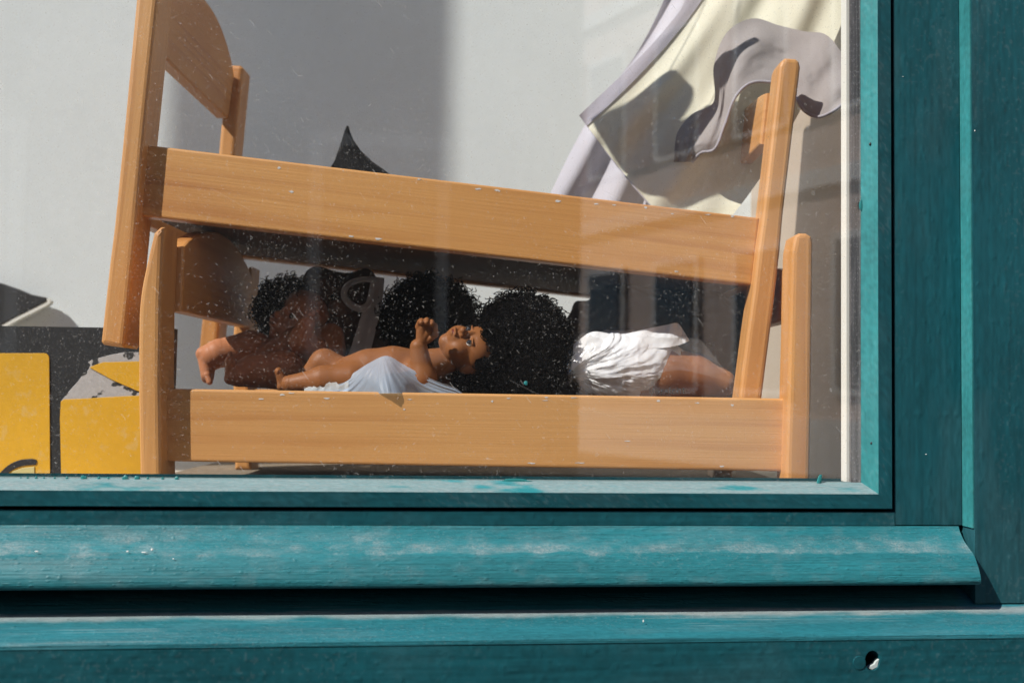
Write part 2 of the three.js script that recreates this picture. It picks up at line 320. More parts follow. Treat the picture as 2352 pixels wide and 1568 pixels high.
// sash with mitred corners, pane, sealant, dust, paint daubs
const sash = thing('window_sash', 'teal wooden sash holding the large dusty pane of the shop window', 'window frame', V(0, 0.92, 0));
{
  const prof = [[-0.001, -0.002], [0.0, 0.0012], [0.0060, 0.0116], [0.0066, 0.0120], [0.0165, 0.0120], [0.0170, 0.0115], [0.0172, 0.0105], [0.0172, -0.028], [-0.001, -0.028]];
  const C = [[GX0 + 0.0172, GY0, -1, -1], [GX1, GY0, 1, -1], [GX1, GY1 + 0.0, 1, 1], [GX0 + 0.0172, GY1, -1, 1]];
  const corner = (c, w) => [C[c][0] + C[c][2] * w, C[c][1] + C[c][3] * w];
  const sideGeo = (a, b, from, to) => {
    const P = [], U = [], I = []; const [ax, ay] = corner(a, 0), [bx, by] = corner(b, 0), L = Math.hypot(bx - ax, by - ay), n = Math.ceil(L / 0.03);
    let run = 0;
    for (let i = from; i < to; i++) {
      const base = P.length / 3, l = Math.hypot(prof[i + 1][0] - prof[i][0], prof[i + 1][1] - prof[i][1]);
      for (let k = 0; k <= n; k++) for (const [j, r] of [[i, run], [i + 1, run + l]]) {
        const [w, z] = prof[j], p = corner(a, w), q = corner(b, w), t = k / n;
        P.push(mixv(p[0], q[0], t), mixv(p[1], q[1], t), z); U.push(t * L + 2, r);
      }
      for (let k = 0; k < n; k++) { const o = base + 2 * k; I.push(o, o + 1, o + 2, o + 1, o + 3, o + 2); }
      run += l;
    }
    const g = new THREE.BufferGeometry(); g.setAttribute('position', new THREE.Float32BufferAttribute(P, 3)); g.setAttribute('uv', new THREE.Float32BufferAttribute(U, 2)); g.setIndex(I);
    return creased(g, 30);
  };
  const names = ['bottom_rail', 'right_stile', 'top_rail', 'left_stile'];
  for (let s = 0; s < 4; s++) {
    const b = s, e = (s + 1) % 4;
    const r = part(names[s].replace('right_', '').replace('left_', ''), sideGeo(b, e, 3, 8), M.teal, sash);
    part('glazing_bead', sideGeo(b, e, 0, 3), s === 0 ? M.bevel : M.tealLit, r);
  }
}

// pane
const glassM = phys({ color: 0xffffff, transmission: 1, thickness: 0, roughness: 0.0, ior: 1.8, metalness: 0 });
const pane = thing('window_pane', 'large dusty window pane in the teal sash in front of the beds', 'glass', V(0, GY0, 0));
part('glass', new THREE.PlaneGeometry(GX1 - GX0 - 0.014, GY1 - GY0 + 0.004).translate((GX0 + GX1 + 0.0172) / 2, (GY0 + GY1) / 2, 0), glassM, pane);
{
  const film = phys({ color: col(0.20, 0.20, 0.205), transmission: 1, thickness: 0, roughness: 0, ior: 1.5 });  // added strip: dims the sun to make the shaded band on the wall
  part('added_shade_film', new THREE.PlaneGeometry(0.348, 1.9).translate(-1.175, 1.90, -0.0012), film, pane, 'added strip of grey film out of view that shades the back wall');
}
{
  // dust film: fine grains, lint fibres, scratches, drips, as an alpha pattern on a sheet just in front of the glass
  const W = 2048, H = 1344, cv = document.createElement('canvas'); cv.width = W; cv.height = H;
  const c = cv.getContext('2d');
  c.fillStyle = '#000'; c.fillRect(0, 0, W, H);
  seed = 99;
  for (let i = 0; i < 75000; i++) { const x = rnd() * W, y = rnd() * H, dens = fbm(x / W * 9, y / H * 6, 3, 777, 9, 6); if (dens < 0.38 + 0.2 * rnd()) continue; const a = 0.08 + 0.38 * rnd() ** 3; c.fillStyle = `rgba(255,255,255,${a})`; const r = 0.6 + 0.8 * rnd() ** 3; c.fillRect(x, y, r * 1.3, r * 1.3); }
  for (let i = 0; i < 7500; i++) {
    const x = rnd() * W, y = rnd() * H, a = rnd() * 6.28, L = 2 + 5 * rnd() ** 2, k = rr(-2.2, 2.2); c.strokeStyle = `rgba(255,255,255,${0.06 + 0.34 * rnd() ** 2})`; c.lineWidth = 0.7 + 0.4 * rnd();
    c.beginPath(); c.moveTo(x, y); c.quadraticCurveTo(x + Math.cos(a) * L * 0.5 - Math.sin(a) * k, y + Math.sin(a) * L * 0.5 + Math.cos(a) * k, x + Math.cos(a) * L, y + Math.sin(a) * L); c.stroke();
  }
  for (let i = 0; i < 70; i++) { const x = rnd() * W, y = rnd() * H, L = rr(8, 22); c.strokeStyle = `rgba(255,255,255,${rr(0.2, 0.55)})`; c.lineWidth = 0.9; c.beginPath(); c.moveTo(x, y); c.lineTo(x + L * 0.62, y - L * 0.8); c.stroke(); }
  for (let i = 0; i < 14; i++) { const x = rnd() * W, y = rnd() * H, L = rr(40, 160); c.strokeStyle = `rgba(255,255,255,${rr(0.08, 0.2)})`; c.lineWidth = 0.8; c.beginPath(); c.moveTo(x, y); c.lineTo(x + L, y - L * rr(0.3, 0.6)); c.stroke(); }
  for (let i = 0; i < 26; i++) { const x = rnd() * W, y = rnd() * H, r = rr(2, 5); c.strokeStyle = `rgba(255,255,255,${rr(0.2, 0.45)})`; c.lineWidth = 0.8; c.beginPath(); c.ellipse(x, y, r * 0.6, r, rr(-0.5, 0.5), 0, 6.28); c.stroke(); }
  const img = c.getImageData(0, 0, W, H).data;
  const a = tex(W, H, (u, v, i, j) => {
    const s = img[(j * W + i) * 4] / 255, film = 0.002 + 0.010 * fbm(u * 7, v * 5, 3, 733, 7, 5) * (0.6 + 0.8 * vnoise(u * 700, v * 460, 741, 700, 460));
    const m = clamp(film + s); return [m, m, m];
  }, { rep: [1 / 0.66, 1 / 0.433] });
  const x0 = GX0 + 0.02, g = new THREE.PlaneGeometry(GX1 - x0, GY1 - GY0).translate((x0 + GX1) / 2, (GY0 + GY1) / 2, 0.0006);
  boxUV(g);
  const dust = part('dust_film', g, mat({ color: col(0.8, 0.77, 0.72), roughness: 1, alphaMap: a, transparent: true, depthWrite: false }), pane, 'pale dust, lint and scratches on the outside of the glass');
  dust.userData.kind = 'stuff';
  // black sealant along the edge of the glass
  const seal = mat({ map: tex(64, 1024, (u, v) => { const n = fbm(u * 4, v * 14, 4, 55, 4, 14), st = fbm(u * 9, v * 2, 2, 58, 9, 2); const sp = vnoise(u * 30, v * 900, 57, 30, 900), k = clamp(0.03 + 0.10 * st + 0.10 * sst(0.45, 0.7, n) * st + 0.22 * sst(0.78, 0.95, sp)); return lin(k, k * 0.93, k * 0.94); }, { srgb: true, rep: [100, 2] }), roughness: 0.8 });
  part('sealant', boxUV(box(0.3232, GX1 + 0.0005, GY0, GY1, -0.0030, -0.0006)), seal, pane, 'dirty black sealant strip beside the glazing bead');
}
{
  // daubs of teal paint brushed over the glass edge
  seed = 31;
  const dM = mat({ color: col(0.02, 0.19, 0.19), roughness: 0.45 });
  const daub = (x, y, rx, ry, tilt = 0) => {
    const g = new THREE.SphereGeometry(1, 14, 10), p = g.attributes.position;
    for (let i = 0; i < p.count; i++) { const q = V(p.getX(i), p.getY(i), p.getZ(i)), k = 1 + 1.1 * (noise3(q.clone().multiplyScalar(2.6).addScalar(x * 300), 4) - 0.5); p.setXYZ(i, q.x * k * rx, q.y * k * ry, q.z * k * Math.min(rx, ry) * 0.28); }
    g.computeVertexNormals(); g.rotateZ(tilt); g.translate(x, y, 0.0012);
    part('paint_daub', g, dM, sash);
  };
  for (const [px, r] of [[105, 5], [128, 3.5], [160, 4], [196, 5], [243, 9], [250, 6], [290, 6], [318, 4], [368, 11], [372, 8], [403, 10], [434, 5], [478, 5], [520, 8], [60, 3], [80, 4]].map(([a, b]) => [a * 0.78, b * 0.55])) { const w = onZ(px, 1101, 0.001); daub(w.x, GY0 + 0.0006, r * 0.00031, r * 0.0003); }
  { const w = onZ(1882, 1102, 0.001); daub(w.x, w.y, 0.0017, 0.0042, -0.25); }
  { const w = onZ(1208, 880, 0.001); daub(w.x, w.y, 0.0013, 0.0015); }
  { const w = onZ(1186, 1106, 0.001); daub(w.x, GY0 + 0.0004, 0.011, 0.0012); }
  { const w = onZ(1978, 470, 0.001); daub(w.x, w.y, 0.0012, 0.004); }
}

// ---------------------------------------------------------------- the two wooden doll beds
const FLOOR = -0.090;                                     // display frame: floor of the window, measured from eye height
function woodUV(g, ax, off = 0) {                          // u along the grain direction ax, v across it
  const q = ax.clone().normalize();
  return uvXY(g, (p, n) => {
    const a = p.dot(q); const side = V(0, 0, 0).crossVectors(q, V(0, 0, 1)).normalize();
    const across = Math.abs(n.z) > 0.55 ? p.dot(side) : Math.abs(n.dot(side)) > 0.55 ? p.z + 0.03 : p.dot(side) + 0.05;
    return [a + off, across + off * 0.37];
  });
}
function board(name, pts, d, t, m, parent, ax, off, b = 0.003) { return part(name, bedGeo(woodUV(slab(pts, d, t, b), ax, off)), m, parent); }
function endBoard(x0, t, outline, m, parent, ax, off, lean) {         // outline in (depth, height); stands across the bed between two posts
  const sh = new THREE.Shape(outline.map(([d, h]) => new THREE.Vector2(d, h)));
  const g = new THREE.ExtrudeGeometry(sh, { depth: t - 0.004, bevelEnabled: true, bevelSize: 0.002, bevelOffset: -0.002, bevelThickness: 0.002, bevelSegments: 2 });
  const p = g.attributes.position;
  for (let i = 0; i < p.count; i++) { const d = p.getX(i), h = p.getY(i), w = p.getZ(i); p.setXYZ(i, x0 + w + lean * h, h, -d); }
  g.computeVertexNormals();
  const uv = uvXY(g, (q) => [q.z + off, q.y * 1.0 + off]);
  return uv;
}
// lower bed, square on the floor
{
  const t = thing('added_shade_mat', 'added brown sheet darkening the floor under the lower doll bed', 'mat', toW(V(-0.05, FLOOR, -0.95)));  // added brown sheet stands in for the shade under the bed
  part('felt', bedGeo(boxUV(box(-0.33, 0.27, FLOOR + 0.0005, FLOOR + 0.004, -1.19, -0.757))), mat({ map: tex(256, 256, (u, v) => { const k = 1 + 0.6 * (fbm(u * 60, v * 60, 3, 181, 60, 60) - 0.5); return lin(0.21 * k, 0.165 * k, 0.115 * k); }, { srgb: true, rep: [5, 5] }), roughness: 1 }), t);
}
const lowBase = toW(V(-0.03, FLOOR, -0.92));
const lowBed = thing('doll_bed', 'honey pine doll bed standing on the window floor with dolls lying in it', 'doll bed', lowBase);
{
  const dF = 0.773, dB = 1.026;                            // front faces of front and back posts
  const fl = onD(314, 1300, dF), fr = onD(1856, 1300, dF);
  const L = pxs([...smooth([[315, 900], [315.5, 780], [317, 715], [323, 660], [335, 602], [351, 534]], 4), [366, 520], [376, 520], [374, 545], [368, 690], [366, 870]], dF);
  const left = [V(fl.x, FLOOR + 0.004, 0), ...L, V(onD(364, 1300, dF).x, FLOOR + 0.004, 0)];
  const R0 = pxs([[1806, 1100], [1812, 900], [1820, 575], [1827, 541], [1838, 534], [1854, 534.5], [1866, 542], [1870, 556], [1866, 900], [1862, 1100]], dF);
  const right = [V(R0[0].x - 0.003, FLOOR + 0.004, 0), ...R0, V(R0[R0.length - 1].x - 0.002, FLOOR + 0.004, 0)];
  const mirror = (pts, dx) => pts.map((p) => V(p.x + dx, p.y, 0));
  const up = V(0, 1, 0), along = V(1, 0, 0);
  board('post', left, dF, 0.036, M.woodA, lowBed, up, 0.11, 0.004);
  board('post', right, dF, 0.030, M.woodB, lowBed, up, 0.43, 0.004);
  board('post', mirror(left, 0.003), dB, 0.036, M.woodB, lowBed, up, 0.27, 0.004);
  board('post', mirror(right, -0.002), dB, 0.034, M.woodA, lowBed, up, 0.71, 0.004);
  const rail = pxs([[371, 892.2], [1806, 915.2], [1806, 1082.6], [371, 1059]], 0.788);
  const railO = woodUV(slab(rail, 0.788, 0.018, 0.002), along, 0.02);
  part('side_rail', bedGeo(railO), M.woodRail, lowBed);
  const back = rail.map((p) => V(p.x, p.y, 0));
  board('side_rail', back, 1.03, 0.018, M.woodB, lowBed, along, 0.3);
  // head and foot boards with their bowed tops
  const arc = (d0, d1, yb, ye, yp) => { const o = [[d0, yb], [d1, yb], [d1, ye]]; for (let i = 1; i < 16; i++) { const t = i / 16; o.push([mixv(d1, d0, t), ye + (yp - ye) * Math.sin(Math.PI * t) ** 0.8]); } o.push([d0, ye]); return o; };
  const hx = fl.x + 0.004, fx = right[3].x + 0.006;
  part('head_board', bedGeo(endBoard(hx, 0.014, arc(0.8095, 1.0255, 0.060, 0.112, 0.140), M.woodA, null, along, 0.2, 0)), M.woodB, lowBed);
  part('foot_board', bedGeo(endBoard(fx, 0.012, arc(0.8035, 1.0255, 0.060, 0.100, 0.112), M.woodA, null, along, 0.5, 0)), M.woodA, lowBed);
  part('head_rail', bedGeo(endBoard(hx, 0.014, [[0.8095, -0.058], [1.0255, -0.058], [1.0255, -0.006], [0.8095, -0.006]], null, null, along, 0.2, 0)), M.woodB, lowBed);
  part('foot_rail', bedGeo(endBoard(fx, 0.012, [[0.8035, -0.058], [1.0255, -0.058], [1.0255, -0.006], [0.8035, -0.006]], null, null, along, 0.2, 0)), M.woodB, lowBed);
  part('base_board', bedGeo(box(hx + 0.0145, fx - 0.0005, -0.030, -0.022, -1.029, -0.8065)), M.shadeBoard, lowBed);
}
// upper bed, set down askew on the lower one
const TILT = Math.atan2(0.14690835 - 0.19733328, 0.4837);
const upBed = thing('doll_bed', 'honey pine doll bed tipped askew on top of the lower bed, cloth over its end', 'doll bed', toW(V(-0.05, 0.1, -0.95)));
{
  const dF = 0.812, dB = 1.066, ax = V(Math.cos(TILT), Math.sin(TILT), 0), up = V(-Math.sin(TILT), Math.cos(TILT), 0), lean = -Math.tan(TILT);
  const left = pxs([[322, -82], [360, -80], [368, -72], [330, 297], [311, 517], [284, 792], [280, 798], [234, 791], [229, 785], [249, 603], [260, 517], [286, 258], [317, -72]], dF);
  const right = pxs([[1792, 150], [1797, 138], [1806, 131], [1830, 133], [1838, 140], [1841, 153], [1800.7, 494], [1794, 574], [1777, 720], [1752, 914], [1743, 958], [1692, 957], [1699, 911], [1719, 757], [1732, 665], [1742, 574], [1753, 494]], dF);
  board('post', left, dF, 0.036, M.woodA, upBed, up, 0.33, 0.004);
  board('post', right, dF, 0.030, M.woodA, upBed, up, 0.83, 0.004);
  const back = (pts, dx) => pts.map((p) => V(p.x + dx, p.y, 0));
  board('post', back(left, 0.0), dB, 0.034, M.woodB, upBed, up, 0.55, 0.004);
  board('post', back(right, 0.0), dB, 0.030, M.woodB, upBed, up, 0.63, 0.004);
  const rail = pxs([[331, 331.5], [1745, 500], [1728, 654.5], [312, 494]], 0.824);
  part('side_rail', bedGeo(woodUV(slab(rail, 0.824, 0.018, 0.002), ax, 0.15)), M.woodRailUp, upBed);
  part('side_rail', bedGeo(woodUV(slab(rail, 1.072, 0.018, 0.002), ax, 0.4)), M.woodB, upBed);
  const arc = (d0, d1, yb, ye, yp) => { const o = [[d0, yb], [d1, yb], [d1, ye]]; for (let i = 1; i < 20; i++) { const t = i / 20; o.push([mixv(d1, d0, t), ye + (yp - ye) * Math.sin(Math.PI * t) ** 0.75]); } o.push([d0, ye]); return o; };
  const hx = rail[0].x - 0.015 - lean * 0.19;               // head board centred on the head posts; leans with the bed
  part('head_board', bedGeo(endBoard(hx - 0.008, 0.014, arc(0.8485, 1.0655, 0.289, 0.336, 0.373), null, null, ax, 0.2, lean)), M.woodB, upBed);
  const fx = (right[0].x + right[5].x) / 2 - lean * 0.27;
  part('foot_board', bedGeo(endBoard(fx - 0.010, 0.012, arc(0.8425, 1.0655, 0.2135, 0.258, 0.268), null, null, ax, 0.4, lean)), M.woodA, upBed);
  const q = (k, t) => { const a = rail[0].clone().lerp(rail[3], t), b = rail[1].clone().lerp(rail[2], t); return a.lerp(b, k); };
  part('base_board', bedGeo(slab([q(0.012, 0.80), q(0.995, 0.80), q(0.995, 0.95), q(0.012, 0.95)], 0.8425, 0.229, 0.001)), M.shadeBoard, upBed);
  part('head_rail', bedGeo(endBoard(hx - 0.008, 0.014, [[0.8485, 0.142], [1.0655, 0.142], [1.0655, 0.198], [0.8485, 0.198]], null, null, ax, 0.2, lean)), M.woodB, upBed);
  part('foot_rail', bedGeo(endBoard(fx - 0.010, 0.012, [[0.8425, 0.092], [1.0655, 0.092], [1.0655, 0.145], [0.8425, 0.145]], null, null, ax, 0.2, lean)), M.woodB, upBed);
}

// ---------------------------------------------------------------- soft forms: distance fields meshed by surface nets
function nets(lo, hi, cell, f) {
  const nx = Math.ceil((hi.x - lo.x) / cell) + 1, ny = Math.ceil((hi.y - lo.y) / cell) + 1, nz = Math.ceil((hi.z - lo.z) / cell) + 1;
  const F = new Float32Array(nx * ny * nz), id = (i, j, k) => (k * ny + j) * nx + i;
  for (let k = 0; k < nz; k++) for (let j = 0; j < ny; j++) for (let i = 0; i < nx; i++) F[id(i, j, k)] = f(lo.x + i * cell, lo.y + j * cell, lo.z + k * cell);
  const idx = new Int32Array(nx * ny * nz).fill(-1), P = [], I = [];
  for (let k = 0; k < nz - 1; k++) for (let j = 0; j < ny - 1; j++) for (let i = 0; i < nx - 1; i++) {
    let m = 0, sx = 0, sy = 0, sz = 0, n = 0; const v = [];
    for (let c = 0; c < 8; c++) { const w = F[id(i + (c & 1), j + ((c >> 1) & 1), k + (c >> 2))]; v.push(w); if (w < 0) m |= 1 << c; }
    if (m === 0 || m === 255) continue;
    for (let a = 0; a < 8; a++) for (const bit of [1, 2, 4]) { if (a & bit) continue; const b = a | bit; if ((v[a] < 0) === (v[b] < 0)) continue; const t = v[a] / (v[a] - v[b]); sx += (a & 1) + (bit === 1 ? t : 0); sy += ((a >> 1) & 1) + (bit === 2 ? t : 0); sz += (a >> 2) + (bit === 4 ? t : 0); n++; }
    idx[id(i, j, k)] = P.length / 3; P.push(lo.x + (i + sx / n) * cell, lo.y + (j + sy / n) * cell, lo.z + (k + sz / n) * cell);
  }
  const quad = (a, b, c, d, flip) => { if (a < 0 || b < 0 || c < 0 || d < 0) return; flip ? I.push(a, c, b, a, d, c) : I.push(a, b, c, a, c, d); };
  for (let k = 1; k < nz - 1; k++) for (let j = 1; j < ny - 1; j++) for (let i = 1; i < nx - 1; i++) {
    const s = F[id(i, j, k)] < 0;
    if (s !== F[id(i + 1, j, k)] < 0) quad(idx[id(i, j - 1, k - 1)], idx[id(i, j, k - 1)], idx[id(i, j, k)], idx[id(i, j - 1, k)], !s);
    if (s !== F[id(i, j + 1, k)] < 0) quad(idx[id(i - 1, j, k - 1)], idx[id(i - 1, j, k)], idx[id(i, j, k)], idx[id(i, j, k - 1)], !s);
    if (s !== F[id(i, j, k + 1)] < 0) quad(idx[id(i - 1, j - 1, k)], idx[id(i, j - 1, k)], idx[id(i, j, k)], idx[id(i - 1, j, k)], !s);
  }
  const g = new THREE.BufferGeometry(); g.setAttribute('position', new THREE.Float32BufferAttribute(P, 3)); g.setIndex(I);
  const N = [], e = cell * 0.6;
  for (let i = 0; i < P.length; i += 3) { const [x, y, z] = [P[i], P[i + 1], P[i + 2]]; const n = V(f(x + e, y, z) - f(x - e, y, z), f(x, y + e, z) - f(x, y - e, z), f(x, y, z + e) - f(x, y, z - e)).normalize(); N.push(n.x, n.y, n.z); }
  g.setAttribute('normal', new THREE.Float32BufferAttribute(N, 3));
  g.setAttribute('uv', new THREE.Float32BufferAttribute(new Float32Array(P.length / 3 * 2), 2));
  return g;
}
const smin = (a, b, k) => { const h = Math.max(k - Math.abs(a - b), 0) / k; return Math.min(a, b) - h * h * k * 0.25; };
const smax = (a, b, k) => -smin(-a, -b, k);
function caps(list) { return list.map(([p, q, a, b]) => { const dx = q.x - p.x, dy = q.y - p.y, dz = q.z - p.z; return [p.x, p.y, p.z, dx, dy, dz, 1 / Math.max(1e-12, dx * dx + dy * dy + dz * dz), a, b]; }); }
function capD(c, x, y, z) { const px = x - c[0], py = y - c[1], pz = z - c[2], t = clamp((px * c[3] + py * c[4] + pz * c[5]) * c[6]); const ex = px - t * c[3], ey = py - t * c[4], ez = pz - t * c[5]; return Math.sqrt(ex * ex + ey * ey + ez * ez) - (c[7] + (c[8] - c[7]) * t); }
function bones(list, cell, k) {
  const C = caps(list), lo = V(9, 9, 9), hi = V(-9, -9, -9);
  for (const [p, q, a, b] of list) for (const [c, r] of [[p, a], [q, b]]) { lo.min(V(c.x - r, c.y - r, c.z - r)); hi.max(V(c.x + r, c.y + r, c.z + r)); }
  lo.addScalar(-3 * cell); hi.addScalar(3 * cell);
  return nets(lo, hi, cell, (x, y, z) => { let d = 1e3; for (const c of C) d = smin(d, capD(c, x, y, z), k); return d; });
}
// a baby doll's head: h = chin to crown; local axes side, up, face
function headGeo(c, upV, faceV, h, cell) {
  const Y = upV.clone().normalize(), Z = faceV.clone().addScaledVector(Y, -faceV.dot(Y)).normalize(), X = V(0, 0, 0).crossVectors(Y, Z);
  const el = (x, y, z, cx, cy, cz, rx, ry, rz) => { const a = (x - cx) / rx, b = (y - cy) / ry, d = (z - cz) / rz, k0 = Math.sqrt(a * a + b * b + d * d), k1 = Math.sqrt((a / rx) ** 2 + (b / ry) ** 2 + (d / rz) ** 2); return k0 < 1e-6 ? -Math.min(rx, ry, rz) : k0 * (k0 - 1) / k1; };
  const f = (x, y, z) => {
    const ax = Math.abs(x);
    let d = el(x, y, z, 0, 0.09, -0.06, 0.40, 0.41, 0.42);                       // skull
    d = smin(d, el(x, y, z, 0, 0.16, 0.10, 0.34, 0.27, 0.29), 0.08);             // brow
    d = smin(d, el(x, y, z, 0, -0.20, 0.10, 0.29, 0.28, 0.28), 0.10);            // jaw
    d = smin(d, el(ax, y, z, 0.17, -0.17, 0.21, 0.15, 0.16, 0.15), 0.08);        // cheeks
    d = smin(d, el(x, y, z, 0, -0.40, 0.23, 0.11, 0.09, 0.10), 0.07);            // chin
    d = smin(d, el(x, y, z, 0, -0.235, 0.35, 0.13, 0.10, 0.10), 0.06);           // muzzle
    d = smax(d, -el(ax, y, z, 0.160, -0.002, 0.43, 0.085, 0.050, 0.09), 0.04);    // sockets
    d = smin(d, el(x, y, z, 0, -0.03, 0.385, 0.045, 0.12, 0.05), 0.04);          // bridge
    d = smin(d, el(x, y, z, 0, -0.10, 0.45, 0.065, 0.055, 0.06), 0.03);          // tip of nose
    d = smin(d, el(ax, y, z, 0.055, -0.115, 0.405, 0.04, 0.035, 0.04), 0.02);    // wings
    d = smin(d, el(ax, y, z, 0.03, -0.222, 0.440, 0.075, 0.024, 0.035), 0.02);   // upper lip
    d = smin(d, el(x, y, z, 0, -0.280, 0.425, 0.075, 0.028, 0.04), 0.02);        // lower lip
    d = smax(d, -el(x, y, z, 0, -0.252, 0.475, 0.085, 0.012, 0.045), 0.012);     // mouth
    d = smin(d, el(ax, y, z, 0.158, 0.052, 0.350, 0.080, 0.016, 0.040), 0.03);    // lids
    d = smin(d, el(ax, y, z, 0.40, -0.06, -0.04, 0.05, 0.11, 0.075), 0.03);      // ears
    return d;
  };
  const g = nets(V(-0.52, -0.55, -0.54), V(0.52, 0.56, 0.56), cell / h, f);
  const m = new THREE.Matrix4().makeBasis(X, Y, Z).scale(V(h, h, h)).setPosition(c);
  g.applyMatrix4(m);
  return { g, at: (x, y, z) => V(x, y, z).applyMatrix4(m), X, Y, Z, h };
}
// a small hand, closed or flat: wrist w, direction of the fingers dir, palm normal nrm (the side the fingers curl to)
function handBones(w, dir, nrm, s, curl, thumbSide) {
  const D = dir.clone().normalize(), N = nrm.clone().addScaledVector(D, -nrm.dot(D)).normalize(), S = V(0, 0, 0).crossVectors(D, N), L = [];
  const at = (a, b, c) => w.clone().addScaledVector(D, a * s).addScaledVector(S, b * s).addScaledVector(N, c * s);
  L.push([at(0.0, 0, 0), at(0.38, 0.10, 0), 0.155 * s, 0.155 * s], [at(0.05, 0, 0), at(0.40, -0.10, 0), 0.15 * s, 0.15 * s]);
  [[-0.20, 0.40], [-0.07, 0.47], [0.07, 0.45], [0.20, 0.37]].forEach(([b, len], i) => {
    let p = at(0.44 - Math.abs(b) * 0.25, b, 0), ang = 0; const seg = [0.42, 0.33, 0.25];
    for (let k = 0; k < 3; k++) { ang += curl * (k ? 1.1 : 0.75); const q = p.clone().addScaledVector(D, Math.cos(ang) * len * seg[k] * s).addScaledVector(N, Math.sin(ang) * len * seg[k] * s); L.push([p, q, (0.088 - 0.006 * k) * s, (0.084 - 0.010 * k) * s]); p = q; }
  });
  const t0 = at(0.12, 0.15 * thumbSide, 0.05), t1 = at(0.33, 0.30 * thumbSide, 0.14), t2 = at(0.46, 0.24 * thumbSide, 0.24);
  L.push([t0, t1, 0.095 * s, 0.082 * s], [t1, t2, 0.082 * s, 0.07 * s]);
  return L;
}
function footBones(ankle, toe, sole, s) {                  // heel, ball and five toes; sole = direction the sole faces
  const D = toe.clone().normalize(), N = sole.clone().addScaledVector(D, -sole.dot(D)).normalize(), S = V(0, 0, 0).crossVectors(D, N), L = [];
  const at = (a, b, c) => ankle.clone().addScaledVector(D, a * s).addScaledVector(S, b * s).addScaledVector(N, c * s);
  L.push([at(0, 0, 0), at(-0.12, 0, 0.22), 0.22 * s, 0.20 * s], [at(0, 0, 0.08), at(0.55, 0.02, 0.24), 0.21 * s, 0.17 * s], [at(-0.1, 0, 0.22), at(0.5, -0.08, 0.26), 0.18 * s, 0.15 * s]);
  for (let i = 0; i < 5; i++) { const b = -0.17 + i * 0.085, r = (i === 0 ? 0.085 : 0.066 - 0.004 * i) * s; L.push([at(0.52, b, 0.24), at(0.72 - 0.035 * i, b * 1.1, 0.22), r, r]); }
  return L;
}
const skin = (c, r = 0.5) => phys({ color: col(...c), roughness: r, specularIntensity: 0.4 });
const hairM = phys({ color: col(0.005, 0.0045, 0.005), roughness: 0.8, specularIntensity: 0.06 });
function curls(name, c, radii, keep, n, parent, curl = 0.004, len = 0.012, seedN = 1) {      // many small ringlets spread through a shell, one mesh
  seed = seedN; const P = [], N = [], I = [];
  for (let k = 0; k < n; k++) {
    const u = rr(-1, 1), a = rr(0, 6.2832), s = Math.sqrt(1 - u * u), dir = V(Math.cos(a) * s, u, Math.sin(a) * s);
    if (!keep(dir)) continue;
    const lump = 0.86 + 0.26 * noise3(dir.clone().multiplyScalar(2.6).addScalar(7 + seedN), 3), r0 = rr(0.62, 1.0) * lump;
    const o = V(c.x + dir.x * radii.x * r0, c.y + dir.y * radii.y * r0, c.z + dir.z * radii.z * r0);
    const ax = dir.clone().add(V(rr(-1, 1), rr(-1, 1), rr(-1, 1)).multiplyScalar(0.9)).normalize(), e1 = V(0, 0, 0).crossVectors(ax, V(0.3, 0.9, 0.2)).normalize(), e2 = V(0, 0, 0).crossVectors(ax, e1);
    const seg = 9, turn = rr(1.0, 2.2) * 6.2832 * (rnd() < 0.5 ? 1 : -1), rad = curl * rr(0.5, 1), L = len * rr(0.6, 1.3), th = 0.00052, ph = rr(0, 6.28);
    const base = P.length / 3;
    for (let j = 0; j <= seg; j++) {
      const t = j / seg, w = ph + turn * t, cen = o.clone().addScaledVector(ax, L * t).addScaledVector(e1, rad * Math.cos(w)).addScaledVector(e2, rad * Math.sin(w));
      const rd = e1.clone().multiplyScalar(Math.cos(w)).addScaledVector(e2, Math.sin(w));
      for (let q = 0; q < 3; q++) { const b = q * 2.0944, nn = rd.clone().multiplyScalar(Math.cos(b)).addScaledVector(ax, Math.sin(b)); P.push(cen.x + nn.x * th, cen.y + nn.y * th, cen.z + nn.z * th); N.push(nn.x, nn.y, nn.z); }
    }
    for (let j = 0; j < seg; j++) for (let q = 0; q < 3; q++) { const a0 = base + j * 3 + q, a1 = base + j * 3 + (q + 1) % 3; I.push(a0, a1, a0 + 3, a1, a1 + 3, a0 + 3); }
  }
  const g = new THREE.BufferGeometry(); g.setAttribute('position', new THREE.Float32BufferAttribute(P, 3)); g.setAttribute('normal', new THREE.Float32BufferAttribute(N, 3)); g.setIndex(I);
  return part(name, bedGeo(g), hairM, parent);
}
function scalp(c, radii, f, cell, parent) { return part('hair_cap', bedGeo(nets(V(c.x - radii.x * 1.3, c.y - radii.y * 1.3, c.z - radii.z * 1.3), V(c.x + radii.x * 1.3, c.y + radii.y * 1.3, c.z + radii.z * 1.3), cell, f)), M.blackSoft, parent); }
function eyes(hd, parent, c = [0.02, 0.018, 0.016]) {
  for (const s of [-1, 1]) {
    const e = part('eye', bedGeo(new THREE.SphereGeometry(0.062 * hd.h, 20, 14).translate(...hd.at(0.155 * s, 0.002, 0.312).toArray())), mat({ color: col(0.75, 0.74, 0.72), roughness: 0.15 }), parent);
    const ic = hd.at(0.155 * s, 0.002, 0.312), q = new THREE.Quaternion().setFromUnitVectors(V(0, 1, 0), hd.Z);
    const ig = new THREE.SphereGeometry(0.0635 * hd.h, 20, 8, 0, 6.2832, 0, 1.02).applyQuaternion(q).translate(...ic.toArray());
    part('iris', bedGeo(ig), phys({ color: col(...c), roughness: 0.05, clearcoat: 1 }), e);
  }
}
